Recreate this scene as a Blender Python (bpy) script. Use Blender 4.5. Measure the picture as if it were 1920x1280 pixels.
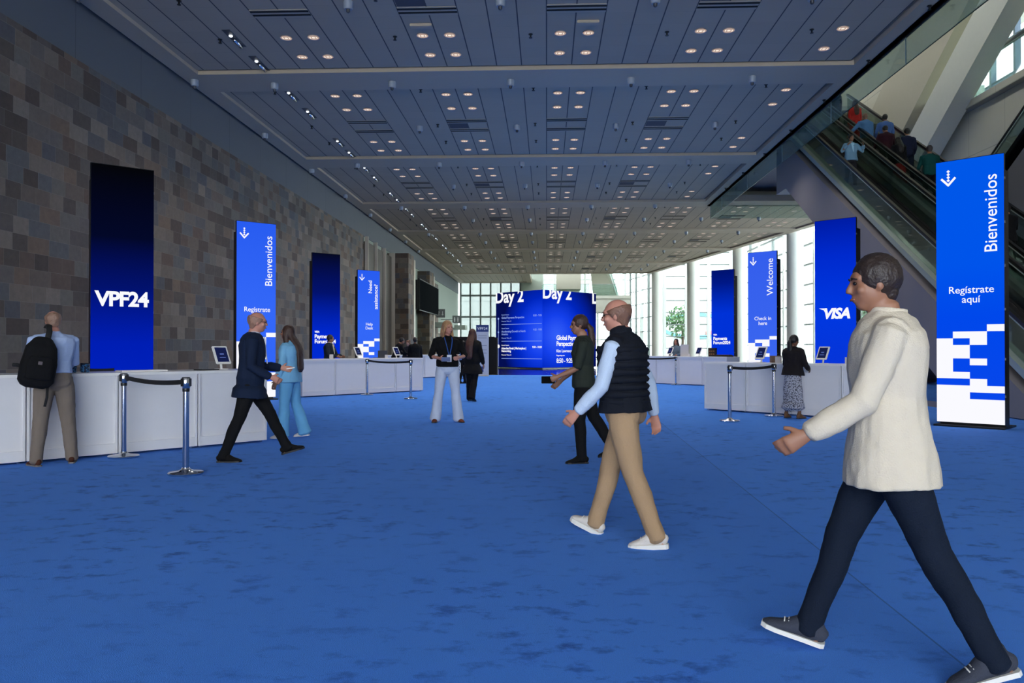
import bpy, bmesh, math, random
from mathutils import Vector, Matrix, noise
random.seed(7)
for o in list(bpy.data.objects): bpy.data.objects.remove(o)
C = bpy.context.scene.collection
S = bpy.context.scene
PI = math.pi
V = Vector
def R(d): return math.radians(d)

# ------------------------------------------------------------ camera, sky, exposure
cam_d = bpy.data.cameras.new('camera'); cam = bpy.data.objects.new('camera', cam_d); C.objects.link(cam)
cam_d.sensor_width = 36; cam_d.lens = 36 * 1493.3 / 1920; cam_d.clip_end = 400
cam.location = (0, 0, 1.3); cam.rotation_euler = (PI/2 + math.atan(12/1493.3), 0, math.atan(65/1493.3))
S.camera = cam
W = bpy.data.worlds.new('overcast_sky'); S.world = W; W.use_nodes = True
wb = W.node_tree.nodes['Background']; wb.inputs[0].default_value = (.88, .95, 1, 1); wb.inputs[1].default_value = 9.5
S.view_settings.view_transform = 'Standard'; S.view_settings.look = 'None'
S.view_settings.exposure = 0.0; S.view_settings.gamma = 1; S.view_settings.use_curve_mapping = False

# ------------------------------------------------------------ materials
def lin(c):
    return tuple(((x/255)/12.92 if x/255 <= .04045 else ((x/255+.055)/1.055)**2.4) for x in c)
MATS = {}
def nmat(name):
    m = bpy.data.materials.new(name); m.use_nodes = True
    return m, m.node_tree, m.node_tree.nodes['Principled BSDF']
def mat(name, rgb, rough=.6, metal=0, bump=0, bscale=60, vary=0, vscale=6, spec=.5, coat=0):
    if name in MATS: return MATS[name]
    m, t, p = nmat(name); c = (*lin(rgb), 1)
    p.inputs['Base Color'].default_value = c; p.inputs['Roughness'].default_value = rough
    p.inputs['Metallic'].default_value = metal; p.inputs['Specular IOR Level'].default_value = spec
    p.inputs['Coat Weight'].default_value = coat
    n = t.nodes.new('ShaderNodeTexNoise'); n.inputs['Scale'].default_value = vscale; n.inputs['Detail'].default_value = 4
    tc = t.nodes.new('ShaderNodeTexCoord'); t.links.new(tc.outputs['Object'], n.inputs['Vector'])
    mx = t.nodes.new('ShaderNodeMix'); mx.data_type = 'RGBA'
    k = vary or .03
    mx.inputs[6].default_value = tuple(min(1, x*(1+k)) for x in c[:3])+(1,); mx.inputs[7].default_value = tuple(x*(1-k) for x in c[:3])+(1,)
    t.links.new(n.outputs[0], mx.inputs[0]); t.links.new(mx.outputs[2], p.inputs['Base Color'])
    if bump:
        b = t.nodes.new('ShaderNodeTexNoise'); b.inputs['Scale'].default_value = bscale
        t.links.new(tc.outputs['Object'], b.inputs['Vector'])
        bp = t.nodes.new('ShaderNodeBump'); bp.inputs['Strength'].default_value = bump; bp.inputs['Distance'].default_value = .01
        t.links.new(b.outputs[0], bp.inputs['Height']); t.links.new(bp.outputs[0], p.inputs['Normal'])
    MATS[name] = m; return m
def emat(name, rgb, s=1.0):
    if name in MATS: return MATS[name]
    m = bpy.data.materials.new(name); m.use_nodes = True; t = m.node_tree; t.nodes.clear()
    e = t.nodes.new('ShaderNodeEmission'); e.inputs[0].default_value = (*lin(rgb), 1); e.inputs[1].default_value = s
    o = t.nodes.new('ShaderNodeOutputMaterial'); t.links.new(e.outputs[0], o.inputs[0]); MATS[name] = m; return m
def screen(name, stops, axis='Z'):
    """display picture: vertical colour ramp shown by the LED panel"""
    m = bpy.data.materials.new(name); m.use_nodes = True; t = m.node_tree; t.nodes.clear()
    tc = t.nodes.new('ShaderNodeTexCoord'); sp = t.nodes.new('ShaderNodeSeparateXYZ'); t.links.new(tc.outputs['Generated'], sp.inputs[0])
    r = t.nodes.new('ShaderNodeValToRGB'); t.links.new(sp.outputs[axis], r.inputs[0])
    el = r.color_ramp.elements
    while len(el) < len(stops): el.new(.5)
    for e, (p, c) in zip(el, stops): e.position = p; e.color = (*lin(c), 1)
    e = t.nodes.new('ShaderNodeEmission'); t.links.new(r.outputs[0], e.inputs[0])
    o = t.nodes.new('ShaderNodeOutputMaterial'); t.links.new(e.outputs[0], o.inputs[0]); return m
def glass(name, tint, refl=.12, body=0.0, bodycol=(200, 230, 220), rs=1.0):
    m = bpy.data.materials.new(name); m.use_nodes = True; t = m.node_tree; t.nodes.clear()
    tr = t.nodes.new('ShaderNodeBsdfTransparent'); tr.inputs[0].default_value = (*tint, 1)
    gl = t.nodes.new('ShaderNodeBsdfGlossy'); gl.inputs['Roughness'].default_value = .02
    lw = t.nodes.new('ShaderNodeLayerWeight'); lw.inputs[0].default_value = refl
    mx = t.nodes.new('ShaderNodeMixShader'); mu = t.nodes.new('ShaderNodeMath'); mu.operation = 'MULTIPLY'; mu.inputs[1].default_value = rs
    t.links.new(lw.outputs['Fresnel'], mu.inputs[0]); t.links.new(mu.outputs[0], mx.inputs[0])
    t.links.new(tr.outputs[0], mx.inputs[1]); t.links.new(gl.outputs[0], mx.inputs[2]); out = mx
    if body:
        d = t.nodes.new('ShaderNodeBsdfDiffuse'); d.inputs[0].default_value = (*lin(bodycol), 1)
        m2 = t.nodes.new('ShaderNodeMixShader'); m2.inputs[0].default_value = body
        t.links.new(mx.outputs[0], m2.inputs[1]); t.links.new(d.outputs[0], m2.inputs[2]); out = m2
    o = t.nodes.new('ShaderNodeOutputMaterial'); t.links.new(out.outputs[0], o.inputs[0]); return m
class NT:
    def __init__(s, t): s.t = t
    def val(s, x, inp):
        if isinstance(x, (int, float)): inp.default_value = x
        else: s.t.links.new(x, inp)
    def m(s, op, a, b=0, c=0):
        n = s.t.nodes.new('ShaderNodeMath'); n.operation = op
        s.val(a, n.inputs[0]); s.val(b, n.inputs[1]); s.val(c, n.inputs[2]); return n.outputs[0]
    def comb(s, x, y, z=0):
        n = s.t.nodes.new('ShaderNodeCombineXYZ'); s.val(x, n.inputs[0]); s.val(y, n.inputs[1]); s.val(z, n.inputs[2]); return n.outputs[0]
    def wn(s, v):
        n = s.t.nodes.new('ShaderNodeTexWhiteNoise'); s.t.links.new(v, n.inputs['Vector']); return n.outputs['Value']
    def noise(s, v, sc, det=3, rough=.5):
        n = s.t.nodes.new('ShaderNodeTexNoise'); s.t.links.new(v, n.inputs['Vector']); n.inputs['Scale'].default_value = sc
        n.inputs['Detail'].default_value = det; n.inputs['Roughness'].default_value = rough; return n.outputs[0]
    def ramp(s, f, stops, interp='LINEAR'):
        r = s.t.nodes.new('ShaderNodeValToRGB'); r.color_ramp.interpolation = interp; el = r.color_ramp.elements
        while len(el) < len(stops): el.new(.5)
        for e, (p, c) in zip(el, stops): e.position = p; e.color = (*c, 1)
        s.val(f, r.inputs[0]); return r.outputs[0]
    def mix(s, f, a, b, bt='MIX'):
        n = s.t.nodes.new('ShaderNodeMix'); n.data_type = 'RGBA'; n.blend_type = bt
        s.val(f, n.inputs[0])
        for x, i in ((a, 6), (b, 7)):
            if isinstance(x, tuple): n.inputs[i].default_value = (*x, 1)
            else: s.t.links.new(x, n.inputs[i])
        return n.outputs[2]
    def bump(s, h, st, d, p):
        b = s.t.nodes.new('ShaderNodeBump'); b.inputs['Strength'].default_value = st; b.inputs['Distance'].default_value = d
        s.t.links.new(h, b.inputs['Height']); s.t.links.new(b.outputs[0], p.inputs['Normal'])
def pos(t):
    g = t.nodes.new('ShaderNodeNewGeometry'); sp = t.nodes.new('ShaderNodeSeparateXYZ'); t.links.new(g.outputs['Position'], sp.inputs[0])
    return g.outputs['Position'], sp.outputs[0], sp.outputs[1], sp.outputs[2]

def m_stone():
    m, t, p = nmat('slate_tiles'); N = NT(t); P, x, y, z = pos(t)
    u = N.m('ADD', x, y)
    v = N.m('DIVIDE', z, .305); row = N.m('FLOOR', v)
    off = N.wn(N.comb(row, 3.3)); u1 = N.m('ADD', N.m('DIVIDE', u, .42), N.m('MULTIPLY', off, 7.0))
    ca = N.m('FLOOR', u1)
    cb = N.m('FLOOR', N.m('DIVIDE', u1, 1.5))
    sel = N.m('GREATER_THAN', N.wn(N.comb(N.m('FLOOR', N.m('DIVIDE', u1, 3)), row, 9)), .55)
    col = N.m('ADD', N.m('MULTIPLY', ca, N.m('SUBTRACT', 1, sel)), N.m('MULTIPLY', N.m('ADD', cb, .37), sel))
    r = N.wn(N.comb(col, row, 1)); r2 = N.wn(N.comb(col, row, 5))
    cols = [(150,136,124),(118,112,108),(164,150,136),(92,78,70),(138,132,128),(176,164,150),(98,108,122),(128,104,88),(146,142,134),(80,70,64),(140,124,112),(120,128,134),(156,130,108),(112,116,122),(100,92,84)]
    st = [(i/len(cols), lin(c)) for i, c in enumerate(cols)]
    base = N.ramp(r, st, 'CONSTANT')
    base = N.mix(.12, base, lin((130,122,114))); base = N.mix(1.0, base, (.56,.55,.53), 'MULTIPLY')
    n = N.noise(N.comb(N.m('ADD', u, N.m('MULTIPLY', r2, 40)), N.m('MULTIPLY', z, 1.0), r), 3.2, 6, .65)
    base = N.mix(N.m('MULTIPLY', n, .35), base, lin((128,104,86)), 'MIX')
    base = N.mix(.55, base, N.ramp(N.noise(N.comb(u, z, r), 9, 6, .7), [(.3, (.66,.66,.66)), (.75, (1.2,1.2,1.2))]), 'MULTIPLY')
    fv = N.m('FRACT', v); fa = N.m('MULTIPLY', N.m('FRACT', u1), .42); fb = N.m('MULTIPLY', N.m('FRACT', N.m('DIVIDE', u1, 1.5)), .63)
    fu = N.m('ADD', N.m('MULTIPLY', fa, N.m('SUBTRACT', 1, sel)), N.m('MULTIPLY', fb, sel))
    line = N.m('MAXIMUM', N.m('LESS_THAN', fv, .016), N.m('LESS_THAN', fu, .006))
    base = N.mix(N.m('MULTIPLY', line, .55), base, lin((150,142,130)))
    t.links.new(base, p.inputs['Base Color']); p.inputs['Roughness'].default_value = .75
    h = N.m('SUBTRACT', N.m('ADD', N.m('MULTIPLY', r2, .5), N.m('MULTIPLY', n, .4)), N.m('MULTIPLY', line, .6))
    N.bump(h, .35, .012, p); return m
def m_carpet():
    m, t, p = nmat('blue_carpet'); N = NT(t); P, x, y, z = pos(t)
    base = N.mix(N.noise(P, .5, 4), lin((62,134,236)), lin((80,148,246)))
    sc = N.comb(N.m('MULTIPLY', x, 1.0), N.m('MULTIPLY', y, 1.35))
    n1 = N.noise(sc, 4.6, 6, .68)
    patch = N.ramp(N.noise(P, .45, 3), [(.36, (.15,.15,.15)), (.6, (1,1,1))])
    scuff = N.ramp(n1, [(.53, (0,0,0)), (.66, (1,1,1))])
    f = N.mix(1.0, patch, scuff, 'MULTIPLY')
    base = N.mix(N.m('MULTIPLY', N_to_f(t, f), .85), base, lin((4,70,168)))
    fine = N.ramp(N.noise(P, 260, 2), [(.3, (.8,.8,.8)), (.7, (1.2,1.2,1.2))])
    base = N.mix(.8, base, fine, 'MULTIPLY')
    # carpet seams between the rolls
    e = N.m('ABSOLUTE', N.m('SUBTRACT', N.m('SUBTRACT', x, 1.62), N.m('MULTIPLY', y, .026)))
    ln = N.m('LESS_THAN', e, .005)
    base = N.mix(N.m('MULTIPLY', ln, .5), base, lin((14,50,120)))
    side = N.m('MULTIPLY', N.m('LESS_THAN', N.m('SUBTRACT', N.m('SUBTRACT', x, 1.62), N.m('MULTIPLY', y, .026)), 0), .12)
    base = N.mix(side, base, lin((10,70,170)))
    t.links.new(base, p.inputs['Base Color']); p.inputs['Roughness'].default_value = .95
    p.inputs['Specular IOR Level'].default_value = .15
    p.inputs['Sheen Weight'].default_value = .12; p.inputs['Sheen Roughness'].default_value = .5; p.inputs['Sheen Tint'].default_value = (.5,.7,1,1)
    h = N.m('ADD', N.noise(P, 220, 2), N.m('MULTIPLY', n1, 1.4)); N.bump(h, .5, .012, p); return m
def N_to_f(t, c):
    n = t.nodes.new('ShaderNodeSeparateColor'); t.links.new(c, n.inputs[0]); return n.outputs[0]
def m_tiles():
    m, t, p = nmat('ceiling_tiles'); N = NT(t); P, x, y, z = pos(t)
    fx = N.m('FRACT', N.m('DIVIDE', x, .625)); fy = N.m('FRACT', N.m('DIVIDE', y, .625))
    lx = N.m('MAXIMUM', N.m('LESS_THAN', fx, .022), N.m('GREATER_THAN', fx, .978))
    ly = N.m('LESS_THAN', fy, .014)
    tile = N.wn(N.comb(N.m('FLOOR', N.m('DIVIDE', x, .625)), N.m('FLOOR', N.m('DIVIDE', y, .625))))
    b = N.mix(N.m('MULTIPLY', tile, .5), lin((180,166,146)), lin((172,158,140)))
    b = N.mix(N.m('MULTIPLY', ly, .16), b, lin((90,90,95)))
    b = N.mix(lx, b, lin((66,66,72)))
    t.links.new(b, p.inputs['Base Color']); p.inputs['Roughness'].default_value = .7
    N.bump(N.m('SUBTRACT', 0, lx), .4, .01, p); return m
def m_panelwall(name, rgb, step, dark=.55, horiz=None):
    m, t, p = nmat(name); N = NT(t); P, x, y, z = pos(t)
    f = N.m('LESS_THAN', N.m('FRACT', N.m('DIVIDE', y, step)), .012/step*1.6)
    if horiz: f = N.m('MAXIMUM', f, N.m('LESS_THAN', N.m('FRACT', N.m('DIVIDE', N.m('SUBTRACT', z, horiz[1]), horiz[0])), .03/horiz[0]))
    c = lin(rgb); b = N.mix(N.noise(P, .6, 3), tuple(a*1.06 for a in c), tuple(a*.94 for a in c))
    b = N.mix(N.m('MULTIPLY', f, dark), b, tuple(a*.3 for a in c))
    t.links.new(b, p.inputs['Base Color']); p.inputs['Roughness'].default_value = .6; return m
def m_print():
    m, t, p = nmat('printed_cotton'); N = NT(t); tc = t.nodes.new('ShaderNodeTexCoord')
    n = N.noise(tc.outputs['Object'], 55, 2)
    b = N.ramp(n, [(.44, lin((58,58,68))), (.5, lin((170,170,180)))])
    t.links.new(b, p.inputs['Base Color']); p.inputs['Roughness'].default_value = .85; return m
def m_led_strip(): pass

STONE = m_stone(); CARPET = m_carpet(); TILES = m_tiles()
BEAM = mat('painted_plaster', (182,168,148), .6); DARK = mat('shadow_gap', (12,12,14), .9)
WHITE = mat('white_laminate', (222,220,222), .35); WHITE2 = mat('white_plastic', (232,230,228), .3)
BLACK = mat('black_plastic', (14,14,15), .4); BLKFAB = mat('black_webbing', (16,16,18), .8)
CHROME = mat('polished_chrome', (205,208,214), .12, 1); STEEL = mat('brushed_steel', (150,150,150), .35, 1)
GREYPAN = m_panelwall('grey_wall_panels', (92,98,106), 2.62)
BEIGE = m_panelwall('beige_wall_panels', (196,190,170), 2.3, .5, (1.65, .05))
CREAM = mat('cream_plaster', (206,204,190), .6); GREEN = mat('pale_green_wall', (150,162,150), .5)
GLZ = glass('window_glass', (.96,.99,.98), .10, rs=.3); DIMGLZ = glass('dimmed_end_glass', (.72,.76,.75), .10, .10, (225,235,228), .3); BAF = glass('green_baffle_glass', (.86,.94,.92), .25, .08, (150,190,180), .45)  # end-window glass has an added tint that dims the bright outside
ESCG = glass('balustrade_glass', (.70,.79,.76), .3, .03, (60,90,84), .5)
ESCBLK = mat('escalator_black', (10,11,11), .25); ESCDECK = mat('escalator_deck_metal', (168,180,172), .3, .35)  # deck colour lightened to carry the bright metallic highlight along the edge
TRUSS = mat('grey_truss_cladding', (128,124,128), .5)
POLISH = mat('polished_dark_stone', (58,54,52), .07, 0, 0, 60, .3, 1.5)
MULL = mat('grey_green_mullion', (120,130,128), .5); WMULL = mat('white_steel_frame', (225,230,226), .5)

# ------------------------------------------------------------ mesh building
TMP = bpy.data.scenes.new('workshop')
def evaluated_mesh(o):
    TMP.collection.objects.link(o); vl = TMP.view_layers[0]; vl.update(); dg = vl.depsgraph; dg.update()
    me = bpy.data.meshes.new_from_object(o.evaluated_get(dg)); TMP.collection.objects.unlink(o); return me
class MB:
    def __init__(s): s.v = []; s.f = []
    def add(s, vs, fs):
        k = len(s.v); s.v += [V(a) for a in vs]; s.f += [tuple(i+k for i in f) for f in fs]
        return s
    def box(s, x0, x1, y0, y1, z0, z1, M=None):
        vs = [V((x, y, z)) for x in (x0, x1) for y in (y0, y1) for z in (z0, z1)]
        if M: vs = [M @ v for v in vs]
        return s.add(vs, [(0,1,3,2),(4,6,7,5),(0,4,5,1),(2,3,7,6),(0,2,6,4),(1,5,7,3)])
    def bbox(s, x0, x1, y0, y1, z0, z1, b=.005, M=None):
        """bevelled box"""
        bm = bmesh.new(); r = bmesh.ops.create_cube(bm, size=1)
        for v in bm.verts: v.co = V(((x0+x1)/2+v.co.x*(x1-x0), (y0+y1)/2+v.co.y*(y1-y0), (z0+z1)/2+v.co.z*(z1-z0)))
        bmesh.ops.bevel(bm, geom=bm.edges[:], offset=b, segments=2, affect='EDGES')
        bm.verts.ensure_lookup_table()
        vs = [(M @ v.co if M else v.co.copy()) for v in bm.verts]; fs = [tuple(v.index for v in f.verts) for f in bm.faces]
        bm.verts.index_update(); fs = [tuple(v.index for v in f.verts) for f in bm.faces]
        bm.free(); return s.add(vs, fs)
    def prism(s, pts, d):
        n = len(pts); a = [V(p) for p in pts]; d = V(d)
        return s.add(a+[p+d for p in a], [tuple(range(n-1,-1,-1)), tuple(range(n, 2*n))]+[(i,(i+1)%n,n+(i+1)%n,n+i) for i in range(n)])
    def lathe(s, prof, n=24, M=None, c=(0,0,0)):
        vs = []; fs = []; c = V(c)
        for r, z in prof:
            for i in range(n): vs.append(V((r*math.cos(2*PI*i/n), r*math.sin(2*PI*i/n), z)))
        for j in range(len(prof)-1):
            for i in range(n):
                a = j*n+i; b = j*n+(i+1)%n; fs.append((a, b, b+n, a+n))
        fs.append(tuple(range(n-1,-1,-1))); fs.append(tuple((len(prof)-1)*n+i for i in range(n)))
        if M: vs = [M @ v for v in vs]
        return s.add([v+c for v in vs], fs)
    def ell(s, c, r, M=None, n=14, m=9):
        c = V(c); vs = []; fs = []
        for j in range(1, m):
            th = PI*j/m
            for i in range(n):
                p = V((r[0]*math.sin(th)*math.cos(2*PI*i/n), r[1]*math.sin(th)*math.sin(2*PI*i/n), r[2]*math.cos(th)))
                vs.append(p)
        top = len(vs); vs.append(V((0,0,r[2]))); vs.append(V((0,0,-r[2])))
        for j in range(m-2):
            for i in range(n): fs.append((j*n+i, (j+1)*n+i, (j+1)*n+(i+1)%n, j*n+(i+1)%n))
        for i in range(n): fs.append((top, i, (i+1)%n)); fs.append((top+1, (m-2)*n+(i+1)%n, (m-2)*n+i))
        if M: vs = [M @ v for v in vs]
        return s.add([v+c for v in vs], fs)
    def loft(s, st, side=(1,0,0), n=16, e=2.0, cap=True, cap0=True):
        """closed tube through stations (centre, radius along side, radius across)"""
        st = [(V(a[0]), a[1], a[2]) for a in st]; side = V(side); rings = []
        N_ = len(st)
        def tan(i):
            a = st[max(0, i-1)][0]; b = st[min(N_-1, i+1)][0]; d = b-a
            return d.normalized() if d.length > 1e-6 else V((0,0,1))
        def ring(c, t, rx, ry):
            x = side - t*side.dot(t)
            if x.length < 1e-3: x = V((0,1,0)) - t*t.y
            x.normalize(); y = t.cross(x); out = []
            for i in range(n):
                a = 2*PI*i/n; ca, sa = math.cos(a), math.sin(a)
                fx = math.copysign(abs(ca)**(2/e), ca); fy = math.copysign(abs(sa)**(2/e), sa)
                out.append(c + x*rx*fx + y*ry*fy)
            return out
        if cap and cap0:
            c, rx, ry = st[0]; t = tan(0); rings.append(ring(c - t*min(rx, ry)*.35, t, rx*.6, ry*.6))
        for i, (c, rx, ry) in enumerate(st): rings.append(ring(c, tan(i), rx, ry))
        if cap:
            c, rx, ry = st[-1]; t = tan(N_-1); rings.append(ring(c + t*min(rx, ry)*.35, t, rx*.6, ry*.6))
        vs = [p for r in rings for p in r]; fs = []
        for j in range(len(rings)-1):
            for i in range(n): fs.append((j*n+i, j*n+(i+1)%n, (j+1)*n+(i+1)%n, (j+1)*n+i))
        fs.append(tuple(range(n-1,-1,-1))); fs.append(tuple((len(rings)-1)*n+i for i in range(n)))
        return s.add(vs, fs)
    def tube(s, pts, r, n=8): return s.loft([(p, r, r) for p in pts], n=n, cap=False, side=(.31,.2,.93) if abs((V(pts[-1])-V(pts[0])).z) < .5 else (1,0,0))
    def mesh(s, name):
        me = bpy.data.meshes.new(name); me.from_pydata([tuple(v) for v in s.v], [], s.f); me.update()
        bm = bmesh.new(); bm.from_mesh(me); bmesh.ops.recalc_face_normals(bm, faces=bm.faces[:]); bm.to_mesh(me); bm.free(); return me
    def build(s, name, m, parent=None, smooth=False):
        me = s.mesh(name); me.materials.append(m)
        if smooth:
            for p in me.polygons: p.use_smooth = True
            if smooth == 'auto':
                try: me.set_sharp_from_angle(angle=R(40))
                except Exception: pass
        o = bpy.data.objects.new(name, me); C.objects.link(o); o.parent = parent; return o
    def remesh(s, name, m, parent, vox, it=4, wr=0.0, wf=14.0, thresh=None):
        """fuse the overlapping closed shells into one continuous surface"""
        o = s.build(name, m, parent)
        r = o.modifiers.new('fuse', 'REMESH'); r.mode = 'VOXEL'; r.voxel_size = vox; r.use_smooth_shade = True
        k = o.modifiers.new('soften', 'SMOOTH'); k.factor = .5; k.iterations = it
        C.objects.unlink(o); o.parent = None
        me = evaluated_mesh(o); C.objects.link(o); o.parent = parent; o.modifiers.clear(); old = o.data; o.data = me; bpy.data.meshes.remove(old)
        me.name = name
        if wr:
            co = [v.co.copy() for v in me.vertices]; no = [v.normal.copy() for v in me.vertices]; flat = []
            for p, n in zip(co, no):
                q = noise.noise(V((p.x*wf, p.y*wf, p.z*wf*.45+3))) + .5*noise.noise(V((p.x*wf*2+9, p.y*wf*2, p.z*wf*1.3)))
                flat += list(p + n*(q*wr))
            me.vertices.foreach_set('co', flat); me.update()
        for p in me.polygons: p.use_smooth = True
        if not me.materials: me.materials.append(m)
        return o
def empty(name, loc=(0,0,0), rz=0):
    o = bpy.data.objects.new(name, None); C.objects.link(o); o.location = loc; o.rotation_euler = (0,0,rz); o.empty_display_size = .1; return o
def tag(o, label, cat, group=None, kind=None):
    o['label'] = label; o['category'] = cat
    if group: o['group'] = group
    if kind: o['kind'] = kind
    return o
def thing(name, label, cat, loc=(0,0,0), rz=0, group=None): return tag(empty(name, loc, rz), label, cat, group)
def struct(name, mb, m, smooth=False):
    o = mb.build(name, m, None, smooth); o['kind'] = 'structure'; return o
def copy_tree(o, parent=None):
    c = o.copy(); C.objects.link(c); c.parent = parent
    for ch in list(o.children): copy_tree(ch, c)
    return c
def text(name, body, size, x, z, m, parent, y=-.004, rot=0, align='LEFT', bold=0.0, shear=0, sx=1, space=1.0, clip=None, ext=.001):
    cu = bpy.data.curves.new('t', 'FONT'); cu.body = body; cu.size = size; cu.align_x = align; cu.offset = bold; cu.shear = shear
    cu.space_character = space; cu.resolution_u = 4; cu.extrude = ext; cu.space_line = .95
    t = bpy.data.objects.new('t', cu); me = evaluated_mesh(t)
    bpy.data.objects.remove(t)
    M = Matrix.Translation((x, y, z)) @ Matrix.Rotation(-rot, 4, 'Y') @ Matrix.Rotation(PI/2, 4, 'X') @ Matrix.Diagonal((sx, 1, 1, 1))
    me.transform(M)
    if clip:
        bm = bmesh.new(); bm.from_mesh(me)
        for (co, no) in clip: bmesh.ops.bisect_plane(bm, geom=bm.verts[:]+bm.edges[:]+bm.faces[:], plane_co=co, plane_no=no, clear_outer=True)
        bm.to_mesh(me); bm.free()
    me.materials.clear(); me.materials.append(m); me.name = name
    o = bpy.data.objects.new(name, me); C.objects.link(o); o.parent = parent; return o
def o_z(n): return ['first','second','third','fourth','fifth','sixth','seventh','eighth','ninth','tenth','eleventh','twelfth','thirteenth','fourteenth','fifteenth'][n]

# ------------------------------------------------------------ floor, ceiling, walls
EY0, EY1 = 39.6, 75.1
def edge(y): return 16.7 - .1885*(y-39.5)          # slanted right edge of the ceiling past the escalators
def glz(y): return edge(y) + 1.7
b = MB(); b.add([(-9.6,-14,0),(24,-14,0),(24,37.4,0),(-9.6,38.2,0),(-9.6,-14,-.1),(24,-14,-.1),(24,37.4,-.1),(-9.6,38.2,-.1)], [(0,1,2,3),(7,6,5,4),(0,4,5,1),(1,5,6,2),(2,6,7,3),(3,7,4,0)])
struct('floor', b, CARPET)
b = MB(); b.add([(-9.6,38.2,-.012),(24,37.4,-.012),(24,96,-.012),(-9.6,96,-.012),(-9.6,38.2,-.2),(24,37.4,-.2),(24,96,-.2),(-9.6,96,-.2)], [(0,1,2,3),(7,6,5,4),(0,4,5,1),(1,5,6,2),(2,6,7,3),(3,7,4,0)])
struct('floor', b, POLISH)
cb = MB(); tb = MB(); db = MB()
XL = -9.44
def quad(mb, x0, x1a, x1b, y0, y1, z0, z1):
    mb.prism([(x0,y0,z0),(x1a,y0,z0),(x1b,y1,z0),(x0,y1,z0)], (0,0,z1-z0))
bays = []
for k in range(-3, 6):
    y = 20.0 + 9.2*k; y1 = y+1.38; y2 = y+9.2
    wide = y > 38
    if wide:
        quad(cb, XL, edge(y), edge(y1), max(y, 38.4), y1, 8.3, 8.6)
        quad(cb, XL, -8.93, -8.93, y1, y2, 8.3, 8.6)
        cb.prism([(edge(y1)-.5,y1,8.3),(edge(y1),y1,8.3),(edge(y2),y2,8.3),(edge(y2)-.5,y2,8.3)], (0,0,.3))
        quad(tb, -8.93, edge(y1)-.5, edge(y2)-.5, y1, y2-.09, 8.39, 8.41)
    else:
        y2c = min(y2, 38.4)
        cb.box(XL, 8.05, y, y1, 8.3, 8.6); cb.box(XL, -8.93, y1, y2c, 8.3, 8.6); cb.box(7.6, 8.05, y1, y2c, 8.3, 8.6)
        tb.box(-8.93, 7.52, y1, y2c-.09, 8.39, 8.41)
    bays.append(y)
# last stretch
quad(cb, XL, edge(75.2), edge(75.3), 75.2, 76.6, 8.3, 8.6) if False else None
cb.box(XL, edge(75.2), 75.2, 75.6, 8.3, 8.6); cb.box(XL, -1.6, 75.6, 76.6, 8.3, 8.6); cb.box(XL, -8.93, 76.6, 86, 8.3, 8.6); cb.box(-2.1, -1.6, 76.6, 86, 8.3, 8.6); cb.box(-8.93, -2.1, 85.2, 86, 8.3, 8.6)
tb.box(-8.93, -2.1, 76.6, 85.1, 8.39, 8.41)
struct('ceiling', cb, BEAM); struct('ceiling', tb, TILES)
db.box(-9.8, 8.05, -14, 39.6, 8.6, 8.75); db.prism([(-9.8,39.6,8.6),(edge(39.6),39.6,8.6),(edge(75.6),75.6,8.6),(-9.8,75.6,8.6)], (0,0,.15)); db.box(-9.8,-1.6,75.6,86,8.6,8.75)
struct('ceiling', db, DARK)  # dark cap added to close light leaks; its colour paints the gap shade
# slab edges of the upper floor around the void
b = MB(); b.box(7.9, 8.05, -14, 39.6, 8.3, 10.2); b.prism([(7.9,39.6,8.3),(edge(39.6),39.6,8.3),(edge(39.6),39.75,8.3),(7.9,39.75,8.3)], (0,0,1.9))
b.box(8.05, 17, 39.75, 60, 10.0, 10.2)
struct('trim_1', b, CREAM)
b = MB(); b.box(-9.44,-9.38,-14,86,8.27,8.31)
# walls
b = MB(); b.box(-9.9,-9.5,-14,41,0,7.14); struct('wall_left', b, STONE)
b = MB(); b.box(-9.95,-9.56,-14,86,7.14,8.6); struct('wall_left', b, GREYPAN)
b = MB(); b.box(-9.9,-9.6,41,86,0,7.14); struct('wall_left', b, GREEN)
def m_flute():
    m, t, p = nmat('fluted_bronze_panels'); N = NT(t); P, x, y, z = pos(t)
    w = N.m('SINE', N.m('MULTIPLY', y, 2*PI/.09)); t.links.new(N.mix(N.m('MULTIPLY_ADD', w, .3, .5), lin((92,84,74)), lin((66,60,54))), p.inputs['Base Color'])
    N.bump(w, .5, .01, p); p.inputs['Roughness'].default_value = .4; p.inputs['Metallic'].default_value = .4; return m
FL = m_flute(); LP = mat('pale_metal_post', (190,180,165), .4, .5)
b = MB(); p_ = MB()
for i, (ya, yb, zt) in enumerate([(41.1,43.0,6.85),(43.1,45.1,6.8),(45.2,47.4,6.75)]): b.box(-9.6, -9.38+.04*i, ya, yb, 0, zt); p_.box(-9.45, -9.26+.04*i, ya-.08, ya, 0, zt+.25)
p_.box(-9.45,-9.1,47.4,47.5,0,7.0)
struct('trim_2', b, FL); struct('trim_3', p_, LP)
for (a, c, d) in ((47.55, 49.4, -8.3), (58.8, 60.8, -8.68)):
    b = MB(); b.box(-9.6, d, a, c, 0, 7.0); struct('wall_left', b, STONE)
    b = MB(); b.box(d-.02, d+.03, c, c+.5, 0, 6.8); struct('trim_4', b, LP)
b = MB(); b.box(-9.7,-9.3,63,68,0,6.7); struct('wall_left', b, STONE)
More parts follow.
